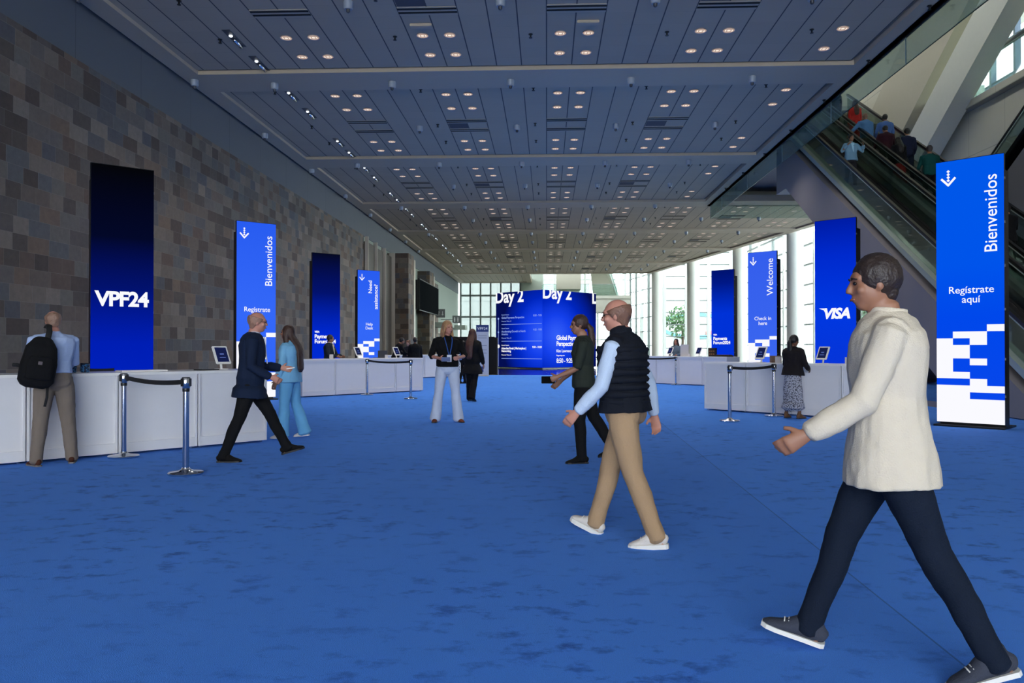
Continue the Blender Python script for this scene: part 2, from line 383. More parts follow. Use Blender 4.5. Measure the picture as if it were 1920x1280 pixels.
for i,(y0) in enumerate((69.5, 73.0)):
    d = MB(); d.box(-9.6,-9.55,y0,y0+2,0,2.6); o = struct('door_%d'%(i+1), d, FL)
    f = MB(); f.box(-9.62,-9.5,y0-.12,y0,0,2.72); f.box(-9.62,-9.5,y0+2,y0+2.12,0,2.72); f.box(-9.62,-9.5,y0,y0+2,2.6,2.72); f.build('door_frame', LP, o)
    h = MB(); h.box(-9.55,-9.47,y0+.9,y0+.94,.9,1.2); h.build('door_handle', STEEL, o)

b = MB(); b.box(-9.9,16,-14.4,-14,8.2,17); b.box(-9.9,-9,-14.4,-14,0,7.4); b.box(8,16,-14.4,-14,0,7.4); struct('light_block_front', b, BEAM)  # unseen rear wall, added to limit daylight from behind the camera
# end wall windows
def window_grid(name, xs, zs, y, mt, tm, d=.12, w=.1, glassm=GLZ):
    g = MB(); g.box(xs[0], xs[-1], y+.02, y+.04, zs[0], zs[-1]); o = struct(name, g, glassm)
    m = MB()
    for x in xs: m.box(x-w/2, x+w/2, y-d, y+.1, zs[0], zs[-1])
    m.build('mullions', mt, o); m = MB()
    for z in zs: m.box(xs[0], xs[-1], y-d*.8, y+.1, z-tm/2, z+tm/2)
    m.build('transoms', mt, o); return o
window_grid('window_1', [-9.3,-8.26,-7.15,-6.05,-4.95,-3.85,-2.85], [0,2.35,4.65,6.96,8.5], 86, MULL, .2, .2, .16, DIMGLZ)
b = MB(); b.box(-2.85,-.4,85.8,86.2,0,14); struct('wall_back', b, GREEN)
window_grid('window_2', [-.4,.9,1.8,3.0,4.2,5.6,7.0,8.6], [0,2.2,4.4,6.6,8.8,11,14], 88, WMULL, .12, .25, .22)
b = MB(); b.box(-9.6,-1.6,86.1,86.5,8.5,14); b.box(-9.7,-1.5,74,86.2,13.9,14.1); b.box(-1.6,26,70,90,14,14.2); struct('ceiling', b, CREAM)
# mezzanine and stairs at the far end
b = MB(); b.box(1.0,3.4,79.4,84,7.15,14); struct('wall_back', b, mat('taupe_soffit', (150,148,132), .6))
b = MB(); b.box(-.6,8.4,80.0,84,6.25,6.55); b.box(3.6,8.4,80.2,84,4.9,6.25); struct('trim_5', b, CREAM)
s = thing('glass_railing', 'green glass railing along the far mezzanine above the big screen', 'railing', (0,79.9,6.55))
b = MB(); b.box(-.5,7.2,0,.02,0,1.1); b.build('glass_panel', BAF, s); b = MB(); b.box(-.5,7.2,-.03,.05,1.1,1.15); b.build('handrail', STEEL, s)
s = thing('staircase', 'beige flight of stairs rising behind the far mezzanine railing', 'stairs', (0,80.6,6.55))
b = MB()
for i in range(18): b.box(4.75, 6.9-.035*i, .6+i*.28, .9+i*.28, i*.17, i*.17+.17)
b.prism([(4.75,.4,0),(7.2,.4,0),(6.6,5.8,3.1),(4.75,5.8,3.1)], (0,.1,-.35)); b.build('treads', mat('taupe_soffit',(150,148,132)), s)
b = MB(); b.prism([(7.1,.4,0),(7.14,.4,0),(6.64,5.8,3.1),(6.6,5.8,3.1)], (0,0,1.1)); b.build('side_glass', BAF, s)
b = MB(); b.tube([(7.2,.3,0),(6.65,5.9,3.6)], .12); b.build('stringer', WMULL, s)

# right-hand side : slanted glazing, columns, void wall
def glazed(n, p0, p1, step, finevery, zstep, mm=MULL):
    p0, p1 = V(p0), V(p1); d = (p1-p0); L = d.length; u = d.normalized(); M = Matrix.Translation(p0) @ Matrix.Rotation(math.atan2(u.y, u.x), 4, 'Z')
    o = MB().box(0,L,0,.03,0,13,M).build('window_%d'%n, GLZ); o['kind'] = 'structure'; b = MB(); f = MB(); h = MB(); k = 0
    while k*step <= L+.01:
        if finevery and k % finevery == 0: f.box(k*step-.14,k*step+.14,-.25,.1,0,13,M)
        else: b.box(k*step-.04,k*step+.04,-.12,.1,0,13,M)
        k += 1
    z = .1
    while z < 13: h.box(0,L,-.1,.08,z-.04,z+.04,M); z += zstep
    b.build('mullions', mm, o); f.build('fins', WMULL, o); h.build('transoms', mm, o)
glazed(3, (8.8,90,0), (11.3,77.2,0), 2.1, 3, 1.45)
glazed(4, (11.3,77.2,0), (18.6,77.2,0), 2.1, 1, 1.15)
glazed(5, (18.6,77.2,0), (19.4,36,0), 3.4, 2, 1.45)
for i, (x, y) in enumerate([(15.34,49.9),(13.95,58.2),(12.1,66.4),(10.27,74.6)]):
    lab = ['white round column nearest the escalators, between the welcome and VISA totems', 'white round column just behind the welcome totem', 'white round column hidden partly by the darkest blue right totem', 'white round column by the glass wall farthest from the escalators'][i]
    t_ = MB(); t_.lathe([(.5,0),(.5,12.5)], 32); o = t_.build('column', mat('white_column_paint',(232,234,226),.5), None, 'auto'); o.location = (x,y,0)
    o['kind'] = 'structure'; o['label'] = lab
b = MB(); b.box(17, 30, 39.6, 39.9, 0, 16) if False else b.prism([(7,39.8,13),(19.8,39.8,13),(19.0,77.6,13),(8.6,90.3,13),(7,90.3,13)], (0,0,.2)); struct('ceiling', b, CREAM)
b = MB(); b.box(15.5,15.9,-14,39.0,0,10.15); b.box(15.5,15.9,33.2,60,10.15,17); b.box(15.2,15.5,-14,33,9.95,10.2); struct('wall_right', b, BEIGE)
b = MB(); b.box(15.5,23,-14,39,10.0,10.15); struct('floor', b, CREAM)
b = MB(); b.box(7.9,23,-14,60,17,17.2); struct('ceiling', b, CREAM)
b = MB(); b.box(7.9,15.6,58,58.3,10.2,17); b.box(7.9,8.1,-14,60,10.2,14.5);  b.box(7.9,8.1,-14,60,15.3,17);  struct('wall_back', b, BEIGE)  # unseen left void wall added to block daylight, slit lets some in
o = struct('wall_right', MB().box(20.6,20.9,-14,24.3,10.15,17), CREAM)
struct('wall_right', MB().box(15.9,20.9,40,40.3,10.15,17), CREAM); struct('light_block_front', MB().box(16,21,-14.4,-14,0,17), CREAM)  # end walls added to stop daylight pouring into the upper void
g = MB(); g.box(20.7,20.72,24.3,40,10.15,17); gw = struct('window_6', g, glass('dimming_upper_glass', (.7,.74,.73), .1, rs=.3))  # tint added to cut the daylight this window lets into the void
m = MB()
for k in range(8): m.box(20.5,20.75,24.3+k*1.9,24.45+k*1.9,10.15,17)
for k in range(5): m.box(20.55,20.75,24.3,40,10.2+k*1.6,10.3+k*1.6)
m.build('mullions', mat('blue_grey_frame',(120,135,160),.5), gw)
s = thing('glass_railing', 'upper floor glass railing with grey top rail at upper right, before the high windows', 'railing', (15.35,0,10.2))
b = MB(); b.box(0,.02,-6,31.4,.05,1.2); b.build('glass_panel', BAF, s)
b = MB(); b.box(-.05,.08,-6,31.4,1.2,1.32); b.build('handrail', STEEL, s)
for y in (29.3, 24.2, 19): MB().box(-.04,.06,y-.06,y+.06,0,1.25).build('post', WMULL, s)
# slanted struts
def strut(name, lab, pts, x, w, m):
    b = MB(); b.prism([(x, y, z) for y, z in pts], (w,0,0)); o = b.build(name, m); o['kind'] = 'structure'; o['label'] = lab; return o
dv = V((-4.9, 2.95)).normalized(); nv = V((dv.y*-1, dv.x)) * -1
def sp(y, z, w, a, c): 
    p = V((y, z)); n = V((-dv.y, dv.x)); 
    if n.y > 0: n = -n
    return [tuple(p+dv*a), tuple(p+dv*c), tuple(p+dv*c+n*w), tuple(p+dv*a+n*w)]
strut('slanted_strut', 'white slanted strut rising to the upper right past the escalators', sp(32.2,10.05,1.45,-7,11), 14.55, .7, CREAM)
strut('slanted_strut', 'broad beige slanted strut behind the escalator riders', sp(37.2,12.6,3.2,-4,12), 15.1, .5, mat('beige_strut_paint',(180,172,150),.6))
# glass smoke baffle around the void
s = thing('smoke_baffle', 'green glass smoke baffle hanging from the ceiling edge beside the escalators', 'glass panel', (8.05,0,8.3))
b = MB()
ysb = [-2,3.2,8.4,13.6,18.2,22.9,27.6,32.3,37.0,39.55]
for i in range(len(ysb)-1):
    b = MB(); b.box(0,.015,ysb[i]+.012,ysb[i+1]-.012,-.64,0); b.build('glass_panel', BAF, s)
b = MB()
b.box(-.02,.03,-2,39.55,-.04,.02); b.build('clamp_rail', BLACK, s)
b = MB(); b.box(-.003,.018,-2,39.55,-.652,-.64); b.build('edge_strip', mat('green_glass_edge',(40,70,64),.3), s)
for y in ysb: MB().box(0,.018,y-.012,y+.012,-.64,0).build('joint', mat('joint_silver',(170,180,178),.4), s)
b = MB(); 
for i in range(3): b.box(.05+i*2.9,.05+i*2.9+2.88,39.5,39.515,-.64,0)
b.build('end_panel', BAF, s)

# ------------------------------------------------------------ ceiling fittings
def dl_proto():
    t = empty('ceiling_downlight')
    b = MB(); b.lathe([(.10,.03),(.125,.0),(.14,-.008),(.14,.004),(.10,.035)], 20); b.build('trim_ring', mat('pink_white_trim',(200,180,172),.4), t, 'auto')
    b = MB(); b.lathe([(.122,-.004),(.05,.012)], 20); b.build('reflector', emat('warm_reflector',(182,158,146),1.0), t)
    b = MB()
    b.lathe([(.03,-.008),(.04,-.005)], 12); b.box(-.085,-.062,-.05,.03,-.01,-.006); b.box(.062,.085,-.04,.04,-.01,-.006)
    b.build('lamp', emat('lamp_glow',(255,240,228),1.05), t); return t
LD = bpy.data.lights.new('downlight_beam', 'SPOT'); LD.energy = 350; LD.color = (1,.93,.86); LD.spot_size = R(125); LD.spot_blend = .6; LD.shadow_soft_size = .12
def lamp_light(par):
    o = bpy.data.objects.new('lamp_light', LD); C.objects.link(o); o.parent = par; o.location = (0,0,-.02)
proto = dl_proto(); first = True; proto2 = None
bayname = ['nearest','second nearest','third nearest','fourth nearest','fifth nearest','sixth nearest','seventh nearest','farthest']
colsX = [-5.94,-5.31,-2.81,-2.19,.31,.94,3.44,4.06,6.56]; colsW = [7.19,9.69,10.31,12.81,13.44]
rows = [2.1,3.4,7.1,8.3]; cnt = 0; vis = list(range(-1, 6))
for bi, k in enumerate(range(-1, 6)):
    y0 = 20.0+9.2*k
    for ri, r in enumerate(rows):
        y = y0 + r
        if y < 16: continue
        cs = [x for x in colsX + (colsW if y > 40 else []) if x < edge(max(y,39.6))-.9 or y < 39]
        for ci, x in enumerate(cs):
            o = proto if first else copy_tree(proto2); first = False
            if proto2 is None: proto2 = copy_tree(proto)
            o.location = (x, y, 8.376); cnt += 1
            if (ri == 0 or (ri == 2 and bi < 3)) and x in (-5.94,-2.81,.31,3.44,6.56,9.69): lamp_light(o)
            rr = ri if bi else ri-2
            tag(o, 'round recessed downlight, %s from left, %s row, %s ceiling bay' % (o_z(ci), o_z(rr), bayname[bi]), 'ceiling light', 'recessed downlights in the ceiling bays')
for o_ in list(proto2.children): bpy.data.objects.remove(o_)
bpy.data.objects.remove(proto2)
# linear slot vents
def vent(dark):
    t = empty('slot_vent'); b = MB(); b.box(-.62,.62,-.2,.2,-.012,.0); b.build('face_plate', BEAM, t)
    b = MB(); b.box(-.62,.62,-.155,-.085,-.02,-.01); b.box(-.62,.62,.02,.09,-.02,-.01); b.build('slot', DARK, t)
    if dark: b = MB(); b.box(-.6,.0,-.85,-.25,-.008,.002); b.build('grille', mat('dark_grille',(70,72,80),.7), t)
    return t
vp = [vent(False), vent(True)]; used = [False, False]
for bi, k in enumerate(range(-1, 6)):
    y0 = 20.0+9.2*k
    for vi, r in enumerate((4.75, 5.8)):
        y = y0 + r
        if bi == 0 and vi == 0: continue
        xs = [-5.625,-2.5,.625,3.75] + ([6.875,10.0] if y > 40 and y < 66 else [6.875] if y > 40 else [])
        for ci, x in enumerate(xs):
            d = 1 if (ci % 2 == 1 and vi == 1) else 0
            o = vp[d] if not used[d] else copy_tree(vp[d]); used[d] = True; o.location = (x, y, 8.388)
            tag(o, 'black double-slot air vent, %s from left, %s vent row, %s ceiling bay' % (o_z(ci), o_z(vi if bi else 0), bayname[bi]), 'air vent', 'slot vents in the ceiling bays')
# small white cylindrical fittings
def fit():
    t = empty('ceiling_speaker'); b = MB(); b.lathe([(.1,0),(.1,-.13),(.08,-.16)], 18); b.build('housing', mat('light_grey_metal',(150,158,168),.4), t, 'auto')
    b = MB(); b.lathe([(.045,-.16),(.04,-.21),(.02,-.23)], 12); b.build('nozzle', mat('dark_grey_metal',(60,62,68),.4), t, 'auto'); return t
fp = fit(); ff = True
for bi, k in enumerate(range(-1, 6)):
    y0 = 20.0+9.2*k
    for vi, (r, z) in enumerate(((.75, 8.3), (5.3, 8.39))):
        y = y0+r
        if y < 15: continue
        xs = [-7.2,-4.06,-.94,2.19,5.3] if vi == 0 else [-4.06,-.94,2.19,5.3]
        if y > 41: xs = xs + [x for x in (8.4, 11.5) if x < edge(y)-1]
        for ci, x in enumerate(xs):
            o = fp if ff else copy_tree(fp); ff = False; o.location = (x, y, z)
            where = 'near beam' if vi == 0 else 'middle'
            tag(o, 'small grey cylindrical fitting, %s from left, %s of %s ceiling bay' % (o_z(ci), where, bayname[bi]), 'ceiling fitting', 'grey cylindrical ceiling fittings')
sf = None
for i, (x, y) in enumerate([(-9.2, 15.2+i*5.2) for i in range(9)]):
    o = copy_tree(fp); o.location = (x, y, 8.3); tag(o, 'small grey cylindrical fitting on the left ceiling edge, %s from camera' % o_z(i), 'ceiling fitting', 'grey fittings along the left ceiling edge')
def spr():
    t = empty('sprinkler_head'); b = MB(); b.lathe([(.045,0),(.045,-.01),(.02,-.02),(.015,-.07),(.035,-.075),(.035,-.085)], 10); o = b.build('sprinkler_head', BLACK); return o
bpy.data.objects.remove(empty('x')); sp0 = MB().lathe([(.05,0),(.05,-.015),(.022,-.025),(.018,-.075),(.04,-.08),(.04,-.09)], 10).build('sprinkler_head', BLACK)
sfirst = True
for bi, k in enumerate(range(-1, 3)):
    y0 = 20.0+9.2*k
    for vi, r in enumerate((1.65, 5.1, 7.15)):
        if y0+r < 15.5: continue
        for ci, x in enumerate([-7.5,-3.45,-.36,2.7,5.9]):
            o = sp0 if sfirst else sp0.copy()
            if not sfirst: C.objects.link(o)
            sfirst = False; o.location = (x, y0+r, 8.39)
            tag(o, 'tiny black sprinkler head, %s from left, %s sprinkler row, %s ceiling bay' % (o_z(ci), o_z(vi), bayname[bi]), 'sprinkler', 'black sprinkler heads in the ceiling')
for i in range(7):
    o = sp0.copy(); C.objects.link(o); o.location = (7.83, 16.6+i*3.1, 8.3); tag(o, 'tiny black sprinkler head on the right ceiling edge by the baffle, %s from camera' % o_z(i), 'sprinkler', 'sprinklers along the right ceiling edge')
def washer():
    t = empty('wall_washer_light'); b = MB(); b.box(-.09,.09,-.5,.5,-.004,.01); b.build('slot', mat('dark_grey_metal',(60,62,68)), t)
    b = MB(); b.loft([((0,.0,-.03),.05,.05),((0,.42,-.03),.05,.05)], n=12); b.build('reflector', CHROME, t, True)
    b = MB(); b.ell((0,-.2,-.02),(.045,.045,.03)); b.build('bulb', emat('cool_bulb',(235,245,255),1.6), t, True); return t
wp = washer(); wf = True
for bi, k in enumerate(range(-1, 5)):
    y0 = 20.0+9.2*k; n = 0
    for r in (1.95,3.7,7.1,8.7):
        if y0+r < 16: continue
        o = wp if wf else copy_tree(wp); wf = False; o.location = (-7.15, y0+r, 8.385)
        tag(o, 'narrow silver wall-washer light, %s from near end, %s ceiling bay, by stone wall' % (o_z(n), bayname[bi]), 'ceiling light', 'wall washers by the stone wall'); n += 1
for i, (x, y) in enumerate([(-2.75,17.32),(.9,17.3)]):
    t = thing('exit_ceiling_panel', 'small raised grey panel on the nearest ceiling bay, %s of two' % ('left','right')[i], 'ceiling panel', (x, y, 8.39))
    MB().bbox(-.24,.24,-.09,.09,-.06,0,.01).build('cover', BEAM, t)

# ------------------------------------------------------------ LED totems
WHT = emat('led_white', (250,250,255), 1.0)
BLU = lambda n, st: screen(n, st)
def totem(lab, x, y, ang, stops, cont):
    t = thing('led_totem', lab, 'display totem', (x, y, 0), R(ang))
    MB().box(-.5,.5,.0,.07,.06,4.42).build('cabinet', BLACK, t)
    MB().box(-.47,.5 if ang < 0 else .47,.07,.27,.02,4.16).build('rear_cabinet', BLACK, t)
    MB().box(-.52,.52,-.12,.62,.0,.03).build('base_plate', BLACK, t)
    b = MB()
    for z in (.5,1.1,1.9,2.6,3.3,4.0): b.box(.5,.512,.02,.05,z,z+.04)
    b.build('latch', STEEL, t)
    s = MB().box(-.498,.498,-.003,0,.07,4.41).build('display', screen('display_'+cont, stops), t)
    def arrow():
        b = MB(); cx, cz = -.31, 4.16
        for sx in (-1, 1):
            M = Matrix.Translation((cx, 0, cz-.15)) @ Matrix.Rotation(-sx*R(42), 4, 'Y')
            b.box(-.0175 if sx else 0, .0175, -.006, -.004, -.012, .16, M)
        for k in range(4):
            M = Matrix.Translation((cx, 0, cz-.07+k*.05)) @ Matrix.Rotation(R(45), 4, 'Y'); b.box(-.019,.019,-.006,-.004,-.019,.019, M)
        b.build('arrow_symbol', WHT, s)
    def blocks():
        r = .0255*4.34; L = lambda k: .07 + (k+.55)*r if k > -1 else .07
        cx = [-.498,-.25,0,.25,.498]; b = MB()
        for c0, c1, k0, k1 in [(3,4,13,14),(1,3,12,13),(0,1,11,12),(2,3,11,12),(0,2,9,11),(0,1,7,9),(2,3,8,9),(0,2,6,7),(2,3,5,6),(2,4,4,5),(0,2,3,5),(0,4,-1,3)]:
            b.box(cx[c0], cx[c1], -.006, -.004, L(k0), L(k1))
        b.build('block_pattern', WHT, s)
    if cont == 'vpf':
        text('lettering', 'VPF24', .345, 0, 2.02, WHT, s, y=-.005, align='CENTER', bold=.012, space=.93)
    elif cont == 'visa':
        text('lettering', 'VISA', .34, .02, 2.02, WHT, s, y=-.005, align='CENTER', bold=.016, shear=.25, space=.95)
        MB().prism([(-.4,-.006,2.265),(-.27,-.006,2.265),(-.24,-.006,2.15),(-.28,-.006,2.22)], (0,.002,0)).build('logo_wing', WHT, s)
    elif cont.startswith('pay'):
        text('lettering', 'VISA', .085, -.42, 1.80, WHT, s, y=-.005, bold=.004, shear=.2)
        text('lettering', 'Payments\nForum2024', .175, -.42, 1.62, WHT, s, y=-.005, bold=.0055, space=.92)
    else:
        arrow(); blocks()
        big, small = {'bien1': ('Bienvenidos','Regístrate\naquí'), 'bien2': ('Bienvenidos','Regístrate\naquí'), 'wel': ('Welcome','Check in\nhere'), 'need': ('Need\nassistance?','Help\nDesk')}[cont]
        if cont == 'need':
            text('lettering', 'Need', .235, .14, 3.49, WHT, s, y=-.005, rot=PI/2, bold=.003)
            text('lettering', 'assistance?', .235, .4, 2.86, WHT, s, y=-.005, rot=PI/2, bold=.003)
        elif cont == 'wel': text('lettering', big, .30, .37, 2.99, WHT, s, y=-.005, rot=PI/2, bold=.001)
        else: text('lettering', big, .262, .40, 2.84, WHT, s, y=-.005, rot=PI/2, bold=.001)
        text('lettering', small, .165, .02, 2.2, WHT, s, y=-.005, align='CENTER', bold=.001)
    return t
lb = [(0,(48,100,245)),(.5,(52,104,248)),(1,(40,92,240))]
totem('tall LED totem fading from black to blue with VPF24 in white, nearest on the left', -7.27, 13.36, 42, [(0,(0,36,196)),(.3,(0,30,180)),(.52,(2,18,110)),(.72,(3,8,40)),(1,(4,5,8))], 'vpf')
totem('light blue LED totem reading Bienvenidos, by the stone wall', -7.2, 19.47, 42, lb, 'bien1')
totem('dark blue LED totem reading Payments Forum2024, by the stone wall', -7.27, 26.0, 42, [(0,(0,45,215)),(.4,(0,40,205)),(.7,(2,18,110)),(1,(5,9,32))], 'pay1')
totem('light blue LED totem reading Need assistance Help Desk, farthest on the left', -7.15, 31.75, 42, lb, 'need')
totem('dark blue LED totem reading Payments Forum2024, before the glass wall', 7.02, 32.14, -42, [(0,(0,50,215)),(.6,(0,50,215)),(.88,(0,24,135)),(1,(0,18,110))], 'pay2')
totem('light blue LED totem reading Welcome and Check in here, before the glass wall', 6.98, 26.13, -42, [(0,(60,104,240)),(1,(52,94,236))], 'wel')
totem('deep blue LED totem with the white VISA logo, behind the woman at the counter', 6.98, 19.6, -42, [(0,(10,50,210)),(.5,(0,56,225)),(.8,(0,42,205)),(1,(0,28,165))], 'visa')
totem('bright blue LED totem reading Bienvenidos, nearest on the right by the escalators', 6.93, 13.37, -42, [(0,(10,70,235)),(.4,(0,72,235)),(.6,(0,84,235)),(1,(0,88,232))], 'bien2')

# big corner screen
L_, C_, R_ = V((-3.32,52.2,0)), V((-.26,49.3,0)), V((3.26,52.9,0))
t = thing('led_wall', 'large corner LED screen showing the Day 2 agenda at the far end', 'display screen', (0,50.8,0))
O = V((0,50.8,0))
def face(a, c, stops, nm):
    d = (c-a); ln = d.length; e = empty(nm); return e
MB().prism([tuple(L_-O+V((.02,.12,.05))), tuple(C_-O+V((0,.12,.05))), tuple(R_-O+V((-.02,.12,.05))), tuple(R_-O+V((-.3,.6,.05))), tuple(C_-O+V((0,.75,.05))), tuple(L_-O+V((.3,.6,.05)))], (0,0,4.83)).build('cabinet', BLACK, t)
MB().prism([tuple(L_-O+V((.1,.2,0))), tuple(C_-O+V((0,.2,0))), tuple(R_-O+V((-.1,.2,0))), tuple(R_-O+V((-.3,.5,0))), tuple(C_-O+V((0,.7,0))), tuple(L_-O+V((.3,.5,0)))], (0,0,.06)).build('plinth', BLACK, t)
def ledmat(name, cx):
    m = bpy.data.materials.new(name); m.use_nodes = True; tt = m.node_tree; tt.nodes.clear(); N = NT(tt)
    tc = tt.nodes.new('ShaderNodeTexCoord'); sp_ = tt.nodes.new('ShaderNodeSeparateXYZ'); tt.links.new(tc.outputs['Generated'], sp_.inputs[0])
    x = N.m('SUBTRACT', sp_.outputs[0], cx); z = N.m('SUBTRACT', sp_.outputs[2], .42)
    d = N.m('SQRT', N.m('ADD', N.m('MULTIPLY', N.m('MULTIPLY', x, x), 1.2), N.m('MULTIPLY', N.m('MULTIPLY', z, z), 1.3)))
    c = N.ramp(d, [(0, lin((52,96,250))), (.3, lin((20,64,235))), (.55, lin((0,38,190))), (.9, lin((4,14,80)))])
    e = tt.nodes.new('ShaderNodeEmission'); tt.links.new(c, e.inputs[0]); o = tt.nodes.new('ShaderNodeOutputMaterial'); tt.links.new(e.outputs[0], o.inputs[0]); return m
for idx, (a, c, cx) in enumerate(((L_, C_, .95), (C_, R_, .25))):
    d = c-a; ln = d.length; ang = math.atan2(d.y, d.x)
    s = MB().box(0,ln,-.01,.02,.07,4.9).build('display_panel', ledmat('agenda_picture_%d'%idx, cx), t)
    s.location = a-O; s.rotation_euler = (0,0,ang)
    zt = 4.9; W1 = WHT; DIM = emat('led_pale_blue', (150,175,245), 1.0)
    def T(b, size, x, z, m=WHT, **k): return text('lettering', b, size, x, z, m, s, y=-.013, **k)
    cl = [((0,0,zt),(0,0,1)),((ln,0,0),(1,0,0)),((0,0,0),(-1,0,0))]
    if idx == 0:
        X = lambda px: (px-930)/87*ln
        Zp = lambda py: 1.3+(652-py)/1493*50.8
        T('Day 2', 1.12, -.1, Zp(565.5), bold=.03, clip=cl)
        MB().box(X(935)-.012,X(935)+.012,-.015,-.012,.1,Zp(594)).build('timeline', DIM, s)
        for py, r in ((596,.07),(622,.06),(649,.12)): b = MB(); b.lathe([(r,0),(r,.004)], 16, Matrix.Translation((X(935),-.02,Zp(py))) @ Matrix.Rotation(-PI/2,4,'X')); b.build('timeline_dot', WHT if r > .1 else DIM, s)
        for z in (607.5,639.3,672): MB().box(X(941),X(1016),-.015,-.012,Zp(z)-.012,Zp(z)+.012).build('divider', DIM, s)
        for (y0, ttl, tm, m, bo) in ((590,'Global Payments Perspective','8:50 - 9:25',DIM,.001),(616,'Accelerating Growth in North\nAmerica','9:25 - 9:50',DIM,.001),(648,'Attendee Break | Marketplace |\nNetworking','9:50 - 10:20',WHT,.006)):
            T('General Session', .11, X(941), Zp(y0), m); T(ttl, .19, X(941), Zp(y0+6.5), m, bold=bo, space=.95)
            T('Moscone West, L2', .12, X(941), Zp(y0+6.5+(6 if '\n' not in ttl else 12)), m); T(tm, .17, X(1016), Zp(y0+4), m, align='RIGHT', bold=bo)
    else:
        X = lambda px: (px-1017)/98*ln
        Zp = lambda py: 1.3+(652-py)/1493*51
        T('Day 2', 1.12, X(1016.5), Zp(561.5), bold=.03, clip=cl); T('Day 2', 1.12, X(1106.5), Zp(566), bold=.03, clip=cl)
        T('Global Payments\nPerspective', .40, X(1041), Zp(637), bold=.01, space=.93)
        T('Kim Lawrence', .25, X(1041), Zp(660), bold=.006); T('Happening now', .12, X(1041), Zp(667), bold=.003); T('8:50 - 9:25', .40, X(1041), Zp(679.5), bold=.006, space=.9)

# television on the left wall
a, c = V((-8.48,52.9,0)), V((-8.45,62.0,0)); d = c-a
t = thing('television', 'long black wall display mounted in front of the far stone pier', 'television', (a.x,a.y,3.82), math.atan2(d.y,d.x))
MB().bbox(0,d.length,0,.12,0,2.14,.02).build('casing', BLACK, t); MB().box(.05,d.length-.05,-.006,0,.05,2.07).build('screen', mat('dark_tv_screen',(24,27,29),.9,spec=0), t)
MB().box(.3,.6,.12,1.12,.9,1.2).build('wall_bracket', BLACK, t); MB().box(.02,.6,.13,.62,.08,2.05).build('side_rack', BLACK, t)
# hanging direction signs on the far left wall
for i, (y, lab) in enumerate(((64.0,'square grey sign with white up and down arrows,'),(72.0,'square grey sign with white restroom figures,'))):
    X0 = -8.55 if i == 0 else -8.2
    t = thing('wayfinding_sign', lab+' far left wall', 'sign', (X0,y,3.75 if i == 0 else 3.55))
    MB().box(-.35,.35,0,.08,0,.68).build('panel', mat('grey_sign_face',(104,108,108),.5), t); MB().box(-1.4,-.35,.02,.06,.3,.36).build('arm', STEEL, t)
    wm = mat('sign_white',(225,228,226)); b = MB()
    if i == 0:
        for x, up in ((-.15,1),(.15,-1)):
            b.box(x-.025,x+.025,-.01,0,.18,.5); z = .52 if up > 0 else .16
            b.prism([(x-.1,-.01,z-up*.11),(x,-.01,z),(x+.1,-.01,z-up*.11)], (0,.01,0))
    else:
        for x in (-.15,.15):
            b.ell((x,-.005,.5),(.04,.01,.04)); b.box(x-.05,x+.05,-.01,0,.24,.44); b.box(x-.04,x-.005,-.01,0,.1,.24); b.box(x+.005,x+.04,-.01,0,.1,.24)
    b.build('symbol', wm, t)
    MB().box(-9.6, -7.8+.3*i, y+1, y+3, 3.0, 3.4).build('wall_left', GREEN)['kind'] = 'structure'

# ------------------------------------------------------------ counters
def unit_mesh(w, D=.78, H=1.0):
    t = empty('registration_counter')
    b = MB(); b.box(.006,w-.006,.02,D,.03,H-.035); b.build('carcass', WHITE, t)
    b = MB(); b.bbox(.0,w,-.02,D+.01,H-.035,H,.004); b.build('worktop', WHITE2, t)
    b = MB(); z0, z1 = .15, H-.085
    b.box(.03,w-.03,.014,.021,z0,z1); b.build('front_panel', WHITE, t)
    b = MB()
    b.bbox(.007,.035,-.012,.024,.03,H-.036,.003); b.bbox(w-.035,w-.007,-.012,.024,.03,H-.036,.003); b.bbox(.035,w-.035,-.008,.024,z1,H-.036,.003); b.bbox(.035,w-.035,-.012,.024,.03,z0-.012,.003)
    b.bbox(.035,w-.035,-.016,.024,z0-.012,z0,.002); b.build('front_frame', WHITE, t)
    b = MB()
    for x in (.06,w-.06):
        for y in (.06,D-.08): b.lathe([(.02,0),(.02,.03)], 10, c=(x,y,0))
    b.build('levelling_foot', CHROME, t)
    return t
ROWS = {}
def row(key, x, y, ang, n, w, labs, group):
    p = unit_mesh(w); c, s_ = math.cos(R(ang)), math.sin(R(ang)); ROWS[key] = (x, y, R(ang))
    for i in range(n):
        o = p if i == 0 else copy_tree(p); o.location = (x+c*w*i, y+s_*w*i, 0); o.rotation_euler = (0,0,R(ang))
        tag(o, labs % ('rightmost' if i == n-1 else o_z(i)+' from left'), 'counter', group)
def on(key, s_, d_, z=1.0):
    x, y, a = ROWS[key]; return (x+math.cos(a)*s_-math.sin(a)*d_, y+math.sin(a)*s_+math.cos(a)*d_, z)
row('L1', -3.87-4*.98*math.cos(R(48.2)), 10.88-4*.98*math.sin(R(48.2)), 48.2, 4, .98, 'white counter unit in the nearest left row, before the VPF24 totem, %s', 'white counter units nearest on the left')
row('L2', -6.41, 20.63, 50, 4, 1.047, 'white counter unit in the middle left row, by the clerk, %s', 'white counter units of the middle left row')
row('L3', -3.9-4*1.03*math.cos(R(48)), 35.9-4*1.03*math.sin(R(48)), 48, 4, 1.03, 'white counter unit in the far left row behind the blonde woman, %s', 'white counter units of the far left row')
row('R1', 3.31, 16.91, -45, 4, .98, 'white counter unit in the row by the printed skirt, %s', 'white counter units nearest on the right')
row('R2', 3.27, 29.76, -45, 4, .98, 'white counter unit in the far right row before the glass wall, %s', 'white counter units of the far right row')

